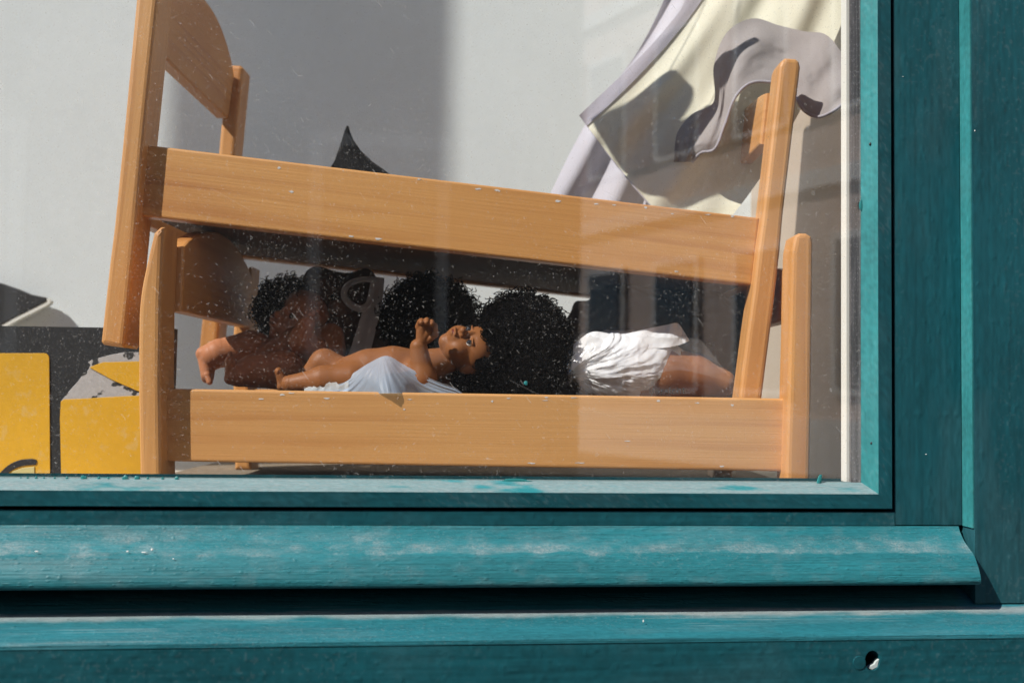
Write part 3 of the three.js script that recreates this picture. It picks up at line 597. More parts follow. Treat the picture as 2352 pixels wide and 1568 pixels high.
function dollBody(list, hd, hands, cellB = 0.0016, k = 0.006) {
  const gs = [bones(list, cellB, k), hd.g, ...hands.map(([b, kk]) => bones(b, 0.0007, kk))];
  return mergeGeometries(gs.map((g) => { const n = g.clone(); return n; }));
}

// the doll that looks up out of the lower bed
{
  const P = (x, y, d) => onD(x, y, d), t = thing('baby_doll', 'brown baby doll with black curls lying on its back, fist raised to its chin', 'doll', toW(V(-0.06, -0.022, -0.845)));
  const J = { pel: P(808, 866, .842), bel: P(850, 860, .842), che: P(905, 856, .843), sh: P(952, 852, .845), nk: P(990, 838, .847), hd: P(1030, 826, .850) };
  const wrist = P(961, 797, .817), wristF = P(828, 832, .868);
  const list = [[J.pel, J.bel, .0185, .0205], [J.bel, J.che, .0205, .0215], [J.che, J.sh, .0215, .0175], [J.sh, J.nk, .0165, .0125], [J.nk, J.hd, .0120, .0115],
    [P(950, 858, .828), P(972, 868, .818), .0115, .0100], [P(972, 868, .818), wrist, .0100, .0072],
    [P(950, 846, .866), P(890, 838, .876), .0105, .0095], [P(890, 838, .876), wristF, .0092, .0068],
    [P(806, 872, .828), P(742, 874, .826), .0145, .0118], [P(742, 874, .826), P(672, 882, .828), .0112, .0080],
    [P(806, 866, .862), P(744, 834, .866), .0145, .0118], [P(744, 834, .866), P(690, 884, .864), .0112, .0085],
  ];
  const foot = [[P(690, 880, .828), P(668, 882, .828), .0078, .0078], ...footBones(P(657, 880, .829), V(-0.18, 1, 0.1), V(-1, -0.05, 0), .0195)];
  const hd = headGeo(P(1078, 806, .850), V(1, 0.04, -0.05), V(-0.10, 0.69, 0.71), .0525, .0008);
  const fist = [[P(962, 800, .817), wrist, .0069, .0066], ...handBones(P(966, 787, .816), V(0.30, 1, 0), V(0.25, -0.1, 1), .0300, 0.72, 1)];
  const flat = [[P(840, 832, .869), wristF, .0075, .0068], ...handBones(wristF, V(-1, -0.05, 0.05), V(0, -1, 0.1), .0195, 0.35, 1)];
  part('body', bedGeo(dollBody(list, hd, [[fist, .0008], [flat, .0012], [foot, .0009]])), skin([0.235, 0.090, 0.030]), t);
  eyes(hd, t);
  part('lips', bedGeo(new THREE.SphereGeometry(1, 16, 8).scale(0.070 * hd.h, 0.018 * hd.h, 0.030 * hd.h).applyMatrix4(new THREE.Matrix4().makeBasis(hd.X, hd.Y, hd.Z)).translate(...hd.at(0, -0.252, 0.428).toArray())), mat({ color: col(0.20, 0.045, 0.03), roughness: 0.4 }), t);
  const hc = P(1198, 796, .872), R = V(.0400, .0440, .0430);
  const capF = (x, y, z) => { const a = (x - hc.x) / (R.x * 0.84), b = (y - hc.y) / (R.y * 0.84), c = (z - hc.z) / (R.z * 0.84); const n = noise3(V(x * 130, y * 130, z * 130), 2); return (Math.sqrt(a * a + b * b + c * c) - 1) * R.x * 0.84 + 0.010 * (n - 0.5); };
  const hair = scalp(hc, R, capF, 0.002, t);
  curls('curls', hc, V(R.x * 1.03, R.y * 1.04, R.z * 1.04), () => true, 6500, hair, .0030, .0085, 11);
  curls('curls', P(1088, 806, .853), V(.0275, .0250, .0255), (d) => d.x > 0.62 || (d.x > 0.15 && d.y < -0.35), 7000, hair, .0022, .0055, 12);
  curls('curls', P(1105, 868, .862), V(.024, .014, .020), (d) => true, 1500, hair, .0026, .007, 14);
  // forelock over the brow
  curls('curls', P(1128, 762, .836), V(.007, .009, .009), () => true, 260, hair, .0020, .005, 13);
}
// second doll behind, feet towards the tapered posts
{
  const P = (x, y, d) => onD(x, y, d), t = thing('baby_doll', 'red-brown baby doll in the shade behind the first, its foot sole raised', 'doll', toW(V(-0.2, -0.022, -0.92)));
  const list = [[P(640, 830, .94), P(690, 815, .94), .022, .026], [P(690, 815, .94), P(745, 805, .94), .026, .020], [P(745, 805, .94), P(760, 770, .945), .013, .012],
    [P(640, 825, .955), P(575, 800, .95), .0185, .0155], [P(575, 800, .95), P(500, 812, .935), .0165, .0135],
    [P(645, 850, .905), P(590, 850, .90), .0185, .0150], [P(590, 850, .90), P(552, 858, .895), .014, .012],
    [P(720, 800, .915), P(690, 780, .905), .012, .010], [P(690, 780, .905), P(705, 740, .90), .010, .0075]];
  const feet = [[[P(505, 810, .936), P(490, 817, .935), .0135, .0130], ...footBones(P(487, 818, .935), V(0.28, -1, 0.1), V(-1, -0.28, 0.35), .034)], [[P(560, 857, .896), P(546, 861, .894), .0115, .0105], ...footBones(P(543, 862, .893), V(0.10, 1, 0.3), V(-1, 0.15, 0.5), .026)]];
  const hd = headGeo(P(690, 735, .965), V(0.55, 0.8, 0), V(-0.45, 0.35, 0.8), .062, .0012);
  part('body', bedGeo(dollBody(list, hd, [[handBones(P(705, 742, .90), V(0.2, 1, 0), V(0.6, 0, -0.8), .021, 0.6, 1), .0013], [feet[0], .0015], [feet[1], .0012]], 0.002)), skin([0.42, 0.17, 0.08]), t);
  eyes(hd, t);
  const hc = P(668, 712, .985), R = V(.036, .030, .034);
  const hair = scalp(hc, R, (x, y, z) => { const n = noise3(V(x * 110, y * 110, z * 110), 2); return (Math.hypot((x - hc.x) / R.x, (y - hc.y) / R.y, (z - hc.z) / R.z) - 1) * R.y + 0.009 * (n - 0.5); }, 0.0022, t);
  curls('curls', hc, R.clone().multiplyScalar(1.08), () => true, 1400, hair, .003, .008, 21);
}
// dark plush bear leaning against the back rail, its ear against the pale wall
{
  const P = (x, y, d) => onD(x, y, d), t = thing('plush_bear', 'brown plush bear with a round ear behind the dolls', 'plush toy', toW(V(-0.16, -0.022, -0.99)));
  const list = [[P(800, 700, .99), P(802, 700, .99), .030, .030], [P(748, 676, .985), P(770, 690, .985), .024, .026], [P(724, 636, .985), P(728, 650, .985), .0095, .010], [P(840, 640, .99), P(836, 655, .99), .010, .011], [P(820, 760, .99), P(830, 850, .99), .034, .040], [P(770, 770, .96), P(760, 830, .95), .014, .016], [P(875, 770, .96), P(890, 830, .95), .014, .016]];
  part('body', bedGeo(bones(list, .0025, .012)), mat({ color: col(0.085, 0.045, 0.03), roughness: 1 }), t);
  for (const [x, y] of [[762, 684], [800, 688]]) part('eye', bedGeo(new THREE.SphereGeometry(.0032, 12, 8).translate(...P(x, y, .955).toArray())), phys({ color: col(.02, .015, .01), roughness: .1 }), t);
  part('snout', bedGeo(new THREE.SphereGeometry(.012, 20, 14).scale(1, .8, 1).translate(...P(782, 706, .958).toArray())), mat({ color: col(0.16, 0.09, 0.06), roughness: 1 }), t);
}
// a second head of black curls beyond the first doll
{
  const P = (x, y, d) => onD(x, y, d), t = thing('baby_doll', 'baby doll lying far in the lower bed, only its big black hair showing', 'doll', toW(V(-0.06, -0.022, -0.96)));
  const hd = headGeo(P(985, 800, .955), V(0.3, 0.95, 0), V(0.2, 0.3, -0.9), .062, .0016);
  const list = [[P(985, 850, .955), P(975, 880, .955), .014, .020], [P(975, 880, .955), P(955, 888, .96), .022, .022], [P(955, 888, .96), P(905, 892, .955), .018, .014], [P(1000, 888, .96), P(1060, 894, .955), .016, .012]];
  part('body', bedGeo(dollBody(list, hd, [], .0022)), skin([0.25, 0.095, 0.034]), t);
  const hc = P(985, 735, .955), R = V(.044, .040, .040);
  const hair = scalp(hc, R, (x, y, z) => { const n = noise3(V(x * 110, y * 110, z * 110), 6); return (Math.hypot((x - hc.x) / R.x, (y - hc.y) / R.y, (z - hc.z) / R.z) - 1) * R.y + 0.010 * (n - 0.5); }, 0.0024, t);
  curls('curls', hc, R.clone().multiplyScalar(1.06), () => true, 2600, hair, .0032, .009, 31);
}

// ---------------------------------------------------------------- cloths, bags and films
function sheet(nu, nv, f) {                                 // f(u, v) -> Vector3 in the display frame
  const g = new THREE.PlaneGeometry(1, 1, nu, nv), p = g.attributes.position, uv = g.attributes.uv;
  for (let i = 0; i < p.count; i++) { const q = f(uv.getX(i), 1 - uv.getY(i)); p.setXYZ(i, q.x, q.y, q.z); }
  g.computeVertexNormals();
  return g;
}
const quadPx = (A, B, C, D) => (u, v) => { const k = [0, 1, 2].map((i) => mixv(mixv(A[i], B[i], u), mixv(D[i], C[i], u), v)); return k; };   // A top left, B top right, C bottom right, D bottom left: [px, py, d]
const curveAt = (pts) => { const c = new THREE.CatmullRomCurve3(pts.map((p) => V(p[0], p[1], p[2]))); return (t) => c.getPoint(clamp(t)); };
const weave = tex(256, 256, (u, v) => { const h = 0.5 + 0.25 * Math.sin(u * 6.2832 * 48) * Math.sin(v * 6.2832 * 48) + 0.3 * (fbm(u * 40, v * 40, 2, 15, 40, 40) - 0.5); return [h, h, h]; }, { rep: [14, 14] });
const fabric = (c, extra = {}) => phys({ color: col(...c), roughness: 0.95, sheen: 0.3, bumpMap: weave, bumpScale: 0.0003, transmission: 0.18, thickness: 0, ...extra });
{
  // cream cloth with a lilac hem, hanging over the end of the upper bed
  const cloth = thing('cloth', 'cream cloth with lilac-grey hem hanging in folds over the bed end', 'cloth', toW(V(0.18, 0.2, -0.93)));
  const cream = fabric([0.72, 0.70, 0.56]), lilac = fabric([0.42, 0.40, 0.46]);
  const Q = quadPx([1655, -110, 0.985], [1990, -110, 0.93], [1800, 560, 0.905], [1560, 560, 0.90]);
  const edge = curveAt([[1655, -110, .985], [1560, 40, .975], [1440, 160, .96], [1330, 265, .945]]), low = curveAt([[1330, 265, .945], [1400, 360, .935], [1490, 470, .915], [1600, 590, .905]]);
  const edgeR = curveAt([[1985, -110, .925], [1965, 60, .92], [1930, 250, .90], [1840, 430, .90]]);
  const f = (u, v, lift = 0) => {
    const a = edge(v), b = edgeR(v), lo = low(u);
    let x = mixv(a.x, b.x, u), y = mixv(a.y, b.y, u), d = mixv(a.z, b.z, u);
    const bl = low(u), w = v * v * (3 - 2 * v); const end = low(u * 0.98);
    x = mixv(x, mixv(x, end.x, 1), w * 1); y = mixv(y, end.y, w); d = mixv(d, end.z, w);
    d += 0.0065 * Math.sin((u * 2.3 + 0.3 * v) * 6.2832 + 0.6) * sst(0.03, 0.25, u) * (0.5 + 0.5 * (1 - v)) + 0.0016 * Math.sin((u * 5.3 - v * 1.2) * 6.2832);
    return onD(x, y, d - lift);
  };
  part('panel', bedGeo(sheet(70, 60, (u, v) => f(u, v))), cream, cloth);
  part('hem', bedGeo(sheet(6, 70, (u, v) => f(u * 0.085, v, 0.0022))), lilac, cloth, 'lilac-grey hem of the cream cloth');
  part('hem', bedGeo(sheet(70, 5, (u, v) => f(u, 0.93 + 0.07 * v, 0.0024))), lilac, cloth, 'lilac-grey hem of the cream cloth');
  // lilac sheet behind it
  const back = thing('bed_sheet', 'lilac-grey sheet hanging behind the cream cloth', 'cloth', toW(V(0.12, 0.18, -1.0)));
  const eL = curveAt([[1575, -110, 1.01], [1470, 110, 1.01], [1360, 260, 1.0], [1285, 400, 1.0], [1240, 500, 1.0]]), eR = curveAt([[1760, -110, 1.0], [1650, 110, .995], [1560, 280, .985], [1560, 420, .98], [1560, 500, .98]]);
  part('sheet', bedGeo(sheet(40, 50, (u, v) => { const a = eL(v), b = eR(v); return onD(mixv(a.x, b.x, u), mixv(a.y, b.y, u), mixv(a.z, b.z, u) + 0.008 * Math.sin((u * 2.4 + v * 0.6) * 6.2832)); })), fabric([0.56, 0.55, 0.62]), back);
  // grey cloth over the foot board; upper part cut and coloured as a shadow
  const drape = thing('cloth', 'lilac-grey cloth over the foot board of the tipped bed, upper part standing in for shade', 'cloth', toW(V(0.2, 0.22, -0.85)));
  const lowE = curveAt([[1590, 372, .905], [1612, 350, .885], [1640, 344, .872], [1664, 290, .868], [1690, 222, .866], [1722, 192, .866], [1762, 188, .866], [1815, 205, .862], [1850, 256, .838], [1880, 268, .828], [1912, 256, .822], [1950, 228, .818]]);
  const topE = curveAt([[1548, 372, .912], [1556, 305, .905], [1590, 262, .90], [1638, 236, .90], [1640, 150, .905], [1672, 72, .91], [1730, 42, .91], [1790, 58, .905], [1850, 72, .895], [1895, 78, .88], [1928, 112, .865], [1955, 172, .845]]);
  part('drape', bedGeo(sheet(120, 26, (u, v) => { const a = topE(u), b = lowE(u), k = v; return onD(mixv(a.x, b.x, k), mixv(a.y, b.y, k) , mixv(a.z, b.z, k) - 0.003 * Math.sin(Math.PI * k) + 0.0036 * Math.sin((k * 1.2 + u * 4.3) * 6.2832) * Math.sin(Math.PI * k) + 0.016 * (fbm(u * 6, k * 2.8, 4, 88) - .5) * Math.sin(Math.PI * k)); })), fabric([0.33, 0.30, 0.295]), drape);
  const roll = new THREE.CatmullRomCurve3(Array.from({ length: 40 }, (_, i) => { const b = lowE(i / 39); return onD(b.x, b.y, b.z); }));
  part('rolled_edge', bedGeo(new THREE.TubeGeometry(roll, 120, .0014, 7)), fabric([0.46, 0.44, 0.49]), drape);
  const wc = thing('white_cloth', 'bright white cloth hanging beside the white strip at the top of the pane', 'cloth', toW(V(0.27, 0.3, -0.95)));
  part('sheet', bedGeo(sheet(14, 30, (u, v) => onD(mixv(1880, 1985, u) + 50 * v * v, mixv(-120, 130, v), 0.955 + 0.006 * Math.sin(u * 9 + v * 3)))), fabric([0.80, 0.80, 0.79]), wc);
}
// added shapes out of view, outlined so their shade falls on the cream cloth
{
  const fm = fabric([0.65, 0.63, 0.6]), off = SUN.clone().applyMatrix4(new THREE.Matrix4().makeRotationY(YAW)).multiplyScalar(0.30);
  const shapes = [[[1645, 262], [1700, 300], [1830, 330], [1890, 330], [1830, 430], [1760, 540], [1620, 570], [1500, 500], [1485, 455], [1528, 400], [1548, 350], [1575, 300]], [[1352, 262], [1420, 205], [1500, 130], [1560, 150], [1572, 230], [1540, 330], [1512, 400], [1470, 435], [1420, 370]]];
  const labels = ['added pale shape out of view that shades the cloth at the bed foot', 'added pale shape out of view that shades the cream cloth near its hem'];
  shapes.forEach((s, i) => {
    const pts = smooth([...s, s[0]], 5).slice(0, -1).map(([x, y]) => onD(x, y, 0.935).add(off)), d = 0.935 - off.z;
    const t = thing('added_shade_shape', labels[i], 'shade_caster', toW(pts[0].clone()), 'added unseen shapes that cast shade in the window');
    part('felt', bedGeo(slab(pts, d, 0.006, 0.001)), fm, t);
    const top = pts.reduce((a, b) => (b.y > a.y ? b : a));
    part('string', bedGeo(new THREE.CylinderGeometry(.0006, .0006, 1.99 - top.y, 6).translate(top.x, (1.99 + top.y) / 2, -d - .003)), M.white, t);
  });
}
{
  // pale blue plastic bag over the doll's lap
  const t = thing('plastic_bag', 'pale blue translucent plastic bag spread over the lap of the doll', 'plastic bag', toW(V(-0.1, -0.01, -0.82)));
  const blue = phys({ color: col(0.58, 0.71, 0.88), roughness: 0.5, transmission: 0.68, thickness: 0, specularIntensity: 0.6 });
  const top = curveAt([[700, 900, .818], [722, 876, .820], [745, 884, .816], [775, 878, .815], [812, 856, .815], [850, 832, .814], [888, 817, .812], [925, 836, .811], [965, 858, .808], [1010, 878, .8075], [1045, 890, .8075], [1064, 904, .8075]]);
  const bot = curveAt([[698, 906, .8075], [730, 909, .8075], [770, 911, .8065], [810, 915, .806], [850, 906, .797], [880, 903, .784], [900, 903, .782], [930, 904, .79], [960, 916, .806], [1010, 918, .8065], [1050, 918, .8065], [1070, 916, .8065]]);
  part('film', bedGeo(sheet(140, 34, (u, v) => {
    const a = top(u), b = bot(u), pk = 0.52, k = Math.pow(v, 0.9);
    const rad = Math.atan2(v + 0.08, (u - pk) * 2.6), cre = 0.0022 * (fbm(rad * 7, 0.3 + v * 0.8, 4, 610) - 0.5) + 0.0016 * Math.abs(((rad * 5.3) % 1) - 0.5);
    return onD(mixv(a.x, b.x, k), mixv(a.y, b.y, k), mixv(a.z, b.z, k) - 0.004 * Math.sin(Math.PI * k) * Math.exp(-(((u - 0.5) / 0.16) ** 2)) + cre * sst(0, 0.08, v));
  })), blue, t);
  // frilled rim at its left end
  part('frill', bedGeo(sheet(60, 8, (u, v) => onD(mixv(698, 800, u), mixv(893 - 26 * (fbm(u * 7, .2, 4, 71) - .25) * sst(0, .15, u) - 10 * u, 908, v), .811 + .0022 * (fbm(u * 5, v * 1.2, 2, 72) - .5)))), phys({ color: col(0.74, 0.82, 0.86), roughness: 0.4, transmission: 0.25, thickness: 0 }), t);
}
{
  // packed doll: white shirt and brown body in a crinkled clear bag with printed warning
  const P = (x, y, d) => onD(x, y, d), t = thing('packed_doll', 'brown doll wrapped in white cloth inside a crinkled printed plastic bag', 'doll', toW(V(0.15, -0.022, -0.87)));
  const list = [[P(1430, 850, .875), P(1520, 858, .872), .027, .024], [P(1520, 858, .872), P(1590, 862, .872), .022, .017], [P(1590, 862, .872), P(1660, 880, .872), .0165, .012], [P(1560, 845, .89), P(1640, 850, .90), .016, .012]];
  part('body', bedGeo(bones(list, .0018, .010)), skin([0.33, 0.14, 0.06]), t);
  const wh = phys({ color: col(0.72, 0.74, 0.77), roughness: 0.6, clearcoat: 0.2, clearcoatRoughness: 0.12 });
  const c = P(1432, 838, .872);
  const lump = (x, y, z) => {
    const p = V(x - c.x, y - c.y, z - c.z), rx = p.x > 0 ? 0.056 - 0.2 * Math.max(0, -p.y) : 0.045, d = (Math.hypot(p.x / rx, p.y / 0.031, p.z / 0.030) - 1) * 0.030;
    const a = Math.atan2(p.y + 0.012, p.x + 0.05), cr = Math.abs(fbm(a * 6 + p.z * 60, p.x * 26, 4, 640) - 0.5) * 2, cr2 = Math.abs(fbm(p.x * 70, p.y * 70 + p.z * 50, 3, 655) - 0.5) * 2;
    return d + 0.0048 * cr + 0.0020 * cr2 - 0.0018;
  };
  part('white_wrap', bedGeo(nets(V(c.x - .058, c.y - .042, c.z - .040), V(c.x + .068, c.y + .042, c.z + .040), .0011, lump)), wh, t);
  // upper flap of the wrap
  const fl = curveAt([[1318, 790, .862], [1360, 762, .858], [1420, 768, .856], [1480, 756, .856], [1530, 746, .858], [1556, 742, .86], [1566, 752, .86]]), fb = curveAt([[1312, 850, .855], [1370, 810, .848], [1430, 800, .846], [1500, 800, .848], [1545, 796, .852], [1572, 788, .856], [1584, 782, .858]]);
  part('white_wrap', bedGeo(sheet(90, 16, (u, v) => { const a = fl(u), b = fb(u); return onD(mixv(a.x, b.x, v), mixv(a.y, b.y, v), mixv(a.z, b.z, v) + .005 * (fbm(u * 8, v * 2, 4, 670) - .5)); })), wh, t);
  // dark hair of the packed doll
  const hc = P(1622, 775, .915), R = V(.031, .043, .034);
  const hair = scalp(hc, R, (x, y, z) => { const n = noise3(V(x * 100, y * 100, z * 100), 2); return (Math.hypot((x - hc.x) / R.x, (y - hc.y) / R.y, (z - hc.z) / R.z) - 1) * R.x + 0.007 * (n - 0.5); }, 0.0022, t);
  hair.material = mat({ color: col(0.035, 0.024, 0.018), roughness: 0.8 });
  // clear film round it
  const clear = phys({ color: col(0.96, 0.95, 0.94), roughness: 0.12, transmission: 0.95, thickness: 0 });
  const ft = curveAt([[1300, 780, .87], [1330, 720, .885], [1390, 690, .90], [1450, 682, .90], [1510, 700, .895], [1556, 712, .885]]), fbm2 = curveAt([[1305, 880, .845], [1360, 870, .838], [1420, 866, .835], [1490, 862, .835], [1560, 850, .838], [1690, 880, .842]]);
  part('clear_film', bedGeo(sheet(80, 40, (u, v) => { const a = ft(u), b = fbm2(u); return onD(mixv(a.x, b.x, v), mixv(a.y, b.y, v), mixv(a.z, b.z, v) - .022 * Math.sin(Math.PI * v) * 0.6 + .006 * (fbm(u * 9, v * 7, 4, 690) - .5)); })), clear, t, 'clear crinkled film of the bag');
}
{
  // printed words on the bag
  const word = (txt, x, y, d, h, tilt) => {
    const cv = document.createElement('canvas'); cv.width = 512; cv.height = 128; const c = cv.getContext('2d'); c.fillStyle = '#000'; c.fillRect(0, 0, 512, 128); c.fillStyle = '#fff'; c.font = 'bold 92px sans-serif'; c.fillText(txt, 6, 96);
    const im = c.getImageData(0, 0, 512, 128).data, a = tex(512, 128, (u, v, i, j) => { const k = im[((127 - j) * 512 + i) * 4] / 255 * 0.8; return [k, k, k]; });
    const o = onD(x, y, d), g = new THREE.PlaneGeometry(h * 4, h).translate(h * 2, h / 2, 0).rotateZ(tilt).translate(o.x, o.y, o.z);
    return [g, phys({ color: col(.03, .025, .02), alphaMap: a, transparent: true, roughness: 1, specularIntensity: 0 })];
  };
  const bag = scene.children.find((o) => o.name === 'packed_doll');
  for (const [t, x, y, d, h, r] of [['Vorsicht', 1490, 915, .846, .011, .06], ['lassen', 1586, 806, .872, .010, .10]]) { const [g, m] = word(t, x, y, d, h, r); part('printed_word', bedGeo(g), m, bag, 'dark printed word on the film'); }
}
{
  // grey strap looped under the upper bed
  const t = thing('strap', 'grey cloth strap with a loop hanging beneath the upper bed', 'strap', toW(V(-0.12, 0.06, -0.93)));
  const gm = fabric([0.55, 0.54, 0.54]);
  const ribbon = (cl, w0, w1, tw) => sheet(8, 60, (u, v) => { const p = cl(v), q = cl(Math.min(1, v + .02)), r = cl(Math.max(0, v - .02)), dx = q.x - r.x, dy = q.y - r.y, l = Math.hypot(dx, dy) || 1, w = (u - .5) * mixv(w0, w1, v); return onD(p.x - dy / l * w, p.y + dx / l * w, p.z + tw * (u - .5) + .0016 * Math.cos(u * 9)); });
  part('band', bedGeo(ribbon(curveAt([[868, 636, .955], [860, 690, .945], [846, 740, .938], [826, 810, .93], [812, 850, .93]]), 30, 52, .006)), gm, t);
  part('loop', bedGeo(ribbon(curveAt([[868, 644, .953], [830, 642, .955], [797, 656, .95], [790, 678, .945], [806, 700, .94], [834, 708, .936], [856, 690, .938]]), 12, 18, .003)), gm, t);
}
// ---------------------------------------------------------------- things beside and behind the beds
{
  // black pointed hat standing in the upper bed
  const t = thing('pointed_hat', 'black pointed felt hat standing in the tipped bed, only its tip showing', 'hat', toW(onD(840, 560, .98)));
  const rings = [[798, 289, 2.5], [797, 300, 6], [798, 320, 13], [803, 345, 26], [813, 370, 44], [824, 392, 66], [836, 420, 92], [845, 455, 122], [850, 500, 150], [850, 540, 172], [850, 553, 235], [850, 558, 236]];
  const pts = [], I = [], n = 40;
  rings.forEach(([x, y, r]) => { const c = onD(x, y, .985), rad = r * .985 / FPX; for (let i = 0; i < n; i++) { const a = i / n * 6.2832, w = 1 + .08 * Math.sin(a * 3 + y * .01) ; pts.push(c.x + Math.cos(a) * rad * w, c.y + .0012 * Math.sin(a * 2) * (r / 60), c.z + Math.sin(a) * Math.min(rad, .062) * w * .85); } });
  for (let j = 0; j < rings.length - 1; j++) for (let i = 0; i < n; i++) { const a = j * n + i, b = j * n + (i + 1) % n; I.push(a, a + n, b, b, a + n, b + n); }
  const g = new THREE.BufferGeometry(); g.setAttribute('position', new THREE.Float32BufferAttribute(pts, 3)); g.setIndex(I); g.computeVertexNormals();
  part('felt', bedGeo(g), M.blackSoft, t);
}
{
  // black carton with yellow labels, corner of one label torn back
  const d = 0.875, t = thing('carton', 'black carton with rounded yellow labels, one label torn at the corner', 'box', toW(V(-0.42, FLOOR, -0.886)));
  const q = (x, y) => onD(x, y, d), tl = q(-420, 748), br = q(399, 748);
  const body = box(tl.x, br.x, FLOOR + .0005, (tl.y + br.y) / 2, -d - .010, -d);
  const bm = mat({ map: tex(256, 256, (u, v) => { const k = 1 + .8 * (fbm(u * 30, v * 30, 3, 210, 30, 30) - .5); return lin(.014 * k, .015 * k, .017 * k); }, { srgb: true, rep: [6, 6] }), roughness: .5 });
  part('body', bedGeo(body), bm, t);
  const ym = mat({ map: tex(256, 256, (u, v) => { const k = 1 + .10 * (fbm(u * 40, v * 40, 3, 220, 40, 40) - .5) + .12 * (fbm(u * 4, v * 4, 3, 225, 4, 4) - .5), w = .35 * sst(.66, .8, fbm(u * 18, v * 18, 4, 228, 18, 18)); return lin(mixv(.66 * k, .62, w), mixv(.36 * k, .45, w), mixv(.012 * k, .2, w)); }, { srgb: true, rep: [5, 5] }), roughness: .5 });
  const plate = (name, list, m, k, th = .0010, lab) => part(name, bedGeo(boxUV(slab(pxs(list, d).map((p) => p), d - th * k, th * .9, .0002, { seg: 1 }))), m, t, lab);
  const round = (x0, y0, x1, y1, r) => { const o = [[x0, y1], [x0, y0]]; for (let i = 0; i <= 6; i++) { const a = -Math.PI / 2 + i / 6 * Math.PI / 2; o.push([x1 - r + r * Math.cos(a), y0 + r + r * Math.sin(a)]); } o.push([x1 + 3, y1]); return o; };
  plate('yellow_label', round(-260, 811, 113, 1190, 12), ym, 1);
  plate('yellow_label', [[141, 922], [148, 917], [198, 915], [260, 911], [397.5, 905], [397.5, 1190], [144, 1190], [139, 960]], ym, 2.2, .0010, 'yellow label torn along its top edge');
  plate('yellow_label', [[207, 844], [220, 838], [238, 832], [315, 830], [397.5, 829], [397.5, 922], [360, 909], [315, 897], [260, 873]], ym, 2.2);
  const gm = mat({ map: tex(256, 256, (u, v) => { const s = sst(.60, .66, fbm(u * 8, v * 8, 4, 242, 8, 8)), k = 1 + .2 * (fbm(u * 30, v * 30, 2, 246, 30, 30) - .5); return lin(mixv(.40 * k, .03, s), mixv(.39 * k, .03, s), mixv(.39 * k, .03, s)); }, { srgb: true, rep: [14, 14] }), roughness: .9 });
  seed = 5; const torn = [[397.5, 806], [330, 808], [286, 809], [256, 815], [228, 821], [222, 826], [212, 825], [203, 831], [208, 838], [202, 850], [196, 856], [190, 856], [186, 866], [176, 878], [160, 897], [141, 920], [198, 921], [397.5, 914]].map(([x, y], i) => [x + rr(-1.2, 1.2), y + rr(-1.2, 1.2)]);
  plate('torn_paper', torn, gm, 1, .0010, 'grey paper layer bared under the torn yellow label');
  const arcPts = smooth([[-22, 1128], [-2, 1098], [22, 1075], [48, 1063], [76, 1060]], 6), up = arcPts.map(([x, y]) => [x - 2, y - 7]), dn = arcPts.map(([x, y]) => [x + 3, y + 7]).reverse();
  plate('printed_arc', [...up, [84, 1055], [86, 1061], [82, 1067], ...dn], M.black, 2.2, .0008);
  plate('printed_arc', [[30, 1082], [52, 1074], [80, 1071], [80, 1190], [0, 1190], [4, 1112]], mat({ color: col(.55, .48, .20), roughness: .6 }), 2.15, .0008, 'pale cream shape under the printed black arc');
}
{
  // black pointed cut-out with a white edge, fixed to the back wall
  const d = 1.17, t = thing('wall_cutout', 'black pointed cut-out with white edge on the pale wall above the carton', 'sign', toW(onD(-60, 700, d + .02)));
  const o = [[-230, 560], [-120, 612], [-40, 640], [0, 650], [37, 663], [66, 675], [100, 682], [105, 686], [104, 692], [66, 711], [30, 729], [0, 746], [-60, 790], [-230, 860]];
  part('panel', bedGeo(slab(pxs(o, d), d, .010, .001)), M.black, t);
  const e = [[106, 684], [114, 690], [114, 696], [104, 703], [66, 722], [30, 740], [0, 758], [-60, 802], [-230, 872], [-230, 860], [-60, 790], [0, 746], [30, 729], [66, 711], [104, 692]];
  part('white_edge', bedGeo(slab(pxs(e, d), d + .001, .008, .0005)), M.white, t);
}

{
  // dark blanket heaped in the far corner of the lower bed
  const P = (x, y, d) => onD(x, y, d), t = thing('blanket', 'dark aubergine blanket heaped behind the packed doll', 'blanket', toW(V(0.13, -0.022, -0.99)));
  const list = [[P(1360, 790, .985), P(1460, 760, .985), .040, .052], [P(1460, 760, .985), P(1600, 760, .985), .052, .056], [P(1600, 760, .985), P(1640, 780, .97), .050, .040], [P(1340, 850, .98), P(1640, 850, .98), .040, .045]];
  const C = caps(list), lo = P(1280, 900, .985).addScalar(-.05), hi = P(1720, 640, .985).addScalar(.05);
  part('folds', bedGeo(nets(V(lo.x, -.0215, -1.027), V(hi.x, hi.y, -.91), .0022, (x, y, z) => { let d = 1e3; for (const c of C) d = smin(d, capD(c, x, y, z), .02); d += .007 * Math.sin(x * 190 + 40 * y + 5 * Math.sin(y * 60)) * .5 + .006 * (noise3(V(x * 60, y * 60, z * 60), 8) - .5); return Math.max(d, Math.abs(z + .968) - .056, -.0205 - y); })), fabric([0.05, 0.034, 0.036], { transmission: 0 }), t);
}
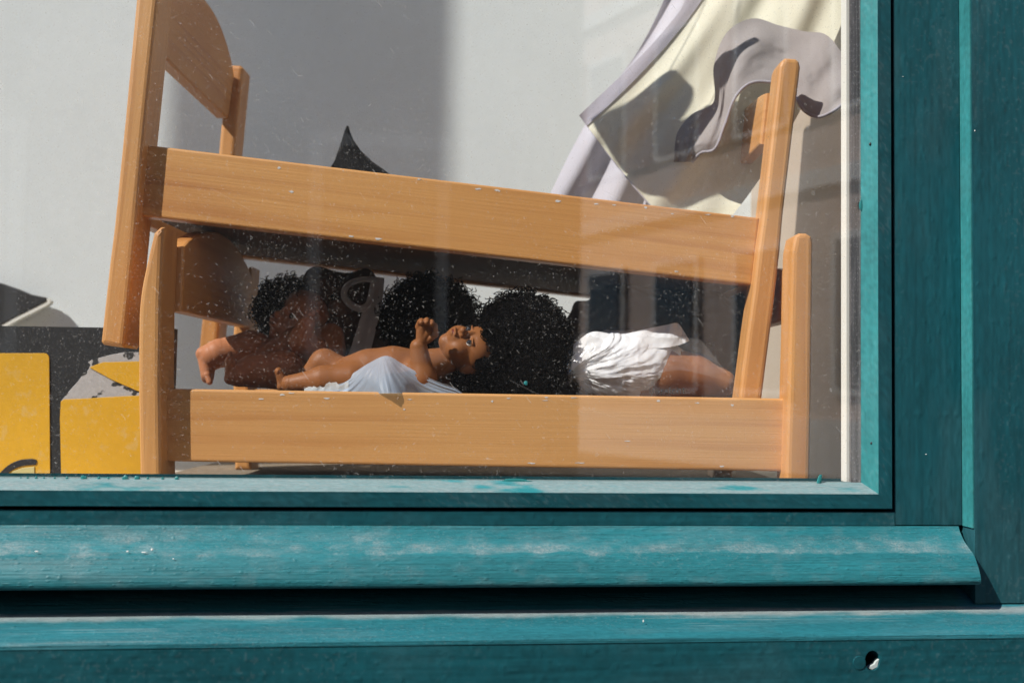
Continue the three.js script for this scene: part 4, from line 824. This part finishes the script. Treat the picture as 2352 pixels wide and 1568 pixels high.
{
  // rubbed spots along the edges of the rails
  seed = 77; const gm = mat({ color: col(.62, .60, .57), roughness: .95 });
  const scuffs = (n, a, b, c2, d2, dep, parent) => {
    const G = [];
    for (let i = 0; i < n; i++) {
      const e = rnd() < .72 ? rr(.03, .12) : rnd() < .6 ? rr(.9, .97) : rr(.15, .85), k = rr(.03, .97), x = mixv(mixv(a[0], b[0], k), mixv(d2[0], c2[0], k), e), y = mixv(mixv(a[1], b[1], k), mixv(d2[1], c2[1], k), e), o = onD(x, y, dep), w = rr(.0008, .0040) * (rnd() < .2 ? 1.6 : 1), h = rr(.0004, .0012), sh = [];
      for (let j = 0; j < 9; j++) { const an = j / 9 * 6.2832; sh.push(new THREE.Vector2(o.x + Math.cos(an) * w * rr(.4, 1) , o.y + Math.sin(an) * h * rr(.4, 1.2))); }
      G.push(new THREE.ExtrudeGeometry(new THREE.Shape(sh), { depth: .0001, bevelEnabled: false }).translate(0, 0, -dep + .0001));
    }
    const o = part('scuffs', bedGeo(mergeGeometries(G)), gm, parent, 'pale rubbed spots along the rail edges'); o.userData.kind = 'stuff';
  };
  scuffs(18, [440, 894], [1790, 915], [1790, 1080], [440, 1058], .788, lowBed);
  scuffs(16, [420, 343], [1730, 497], [1715, 651], [415, 505], .824, upBed);
  // chips and grit on the sill and frame
  const chip = mat({ color: col(.75, .75, .72), roughness: .8 });
  const put = (px, py, z, w, h) => { const q = onZ(px, py, z), g = new THREE.IcosahedronGeometry(1, 1), p = g.attributes.position; for (let i = 0; i < p.count; i++) { const k = 1 + .5 * (noise3(V(p.getX(i) * 2 + px, p.getY(i) * 2, p.getZ(i) * 2), 3) - .5); p.setXYZ(i, p.getX(i) * w * k * .75, p.getY(i) * h * k * .75, p.getZ(i) * .0003 * k); } g.computeVertexNormals(); g.translate(q.x, q.y, z); part('paint_chip', g, chip, front); };
  for (const [x, y, z, w, h] of [[83, 1266, .0285, .0016, .0006], [292, 1266, .0285, .0011, .0007], [348, 1262, .028, .0010, .0011], [330, 1268, .029, .0022, .0005], [397.5, 1283, .0325, .0007, .0005], [1300, 2, .01, .0006, .0006], [2240, 300, .0241, .0004, .0008], [2128, 1043, .0101, .0007, .0004], [2075, 176, .0101, .0008, .0003], [1478, 1426, .040, .0006, .0012]]) put(x, y, z, w, h);
}
{
  for (const [x, y] of [[2003, 90], [2004, 628], [2002, 1017], [1999, 330]]) { const q = onZ(x, y, .0072); part('nail_hole', new THREE.SphereGeometry(1, 10, 8).scale(.0006, .0011, .0009).rotateZ(-.5).translate(q.x, q.y, q.z), M.black, sash); }
}

renderer.render(scene, camera);
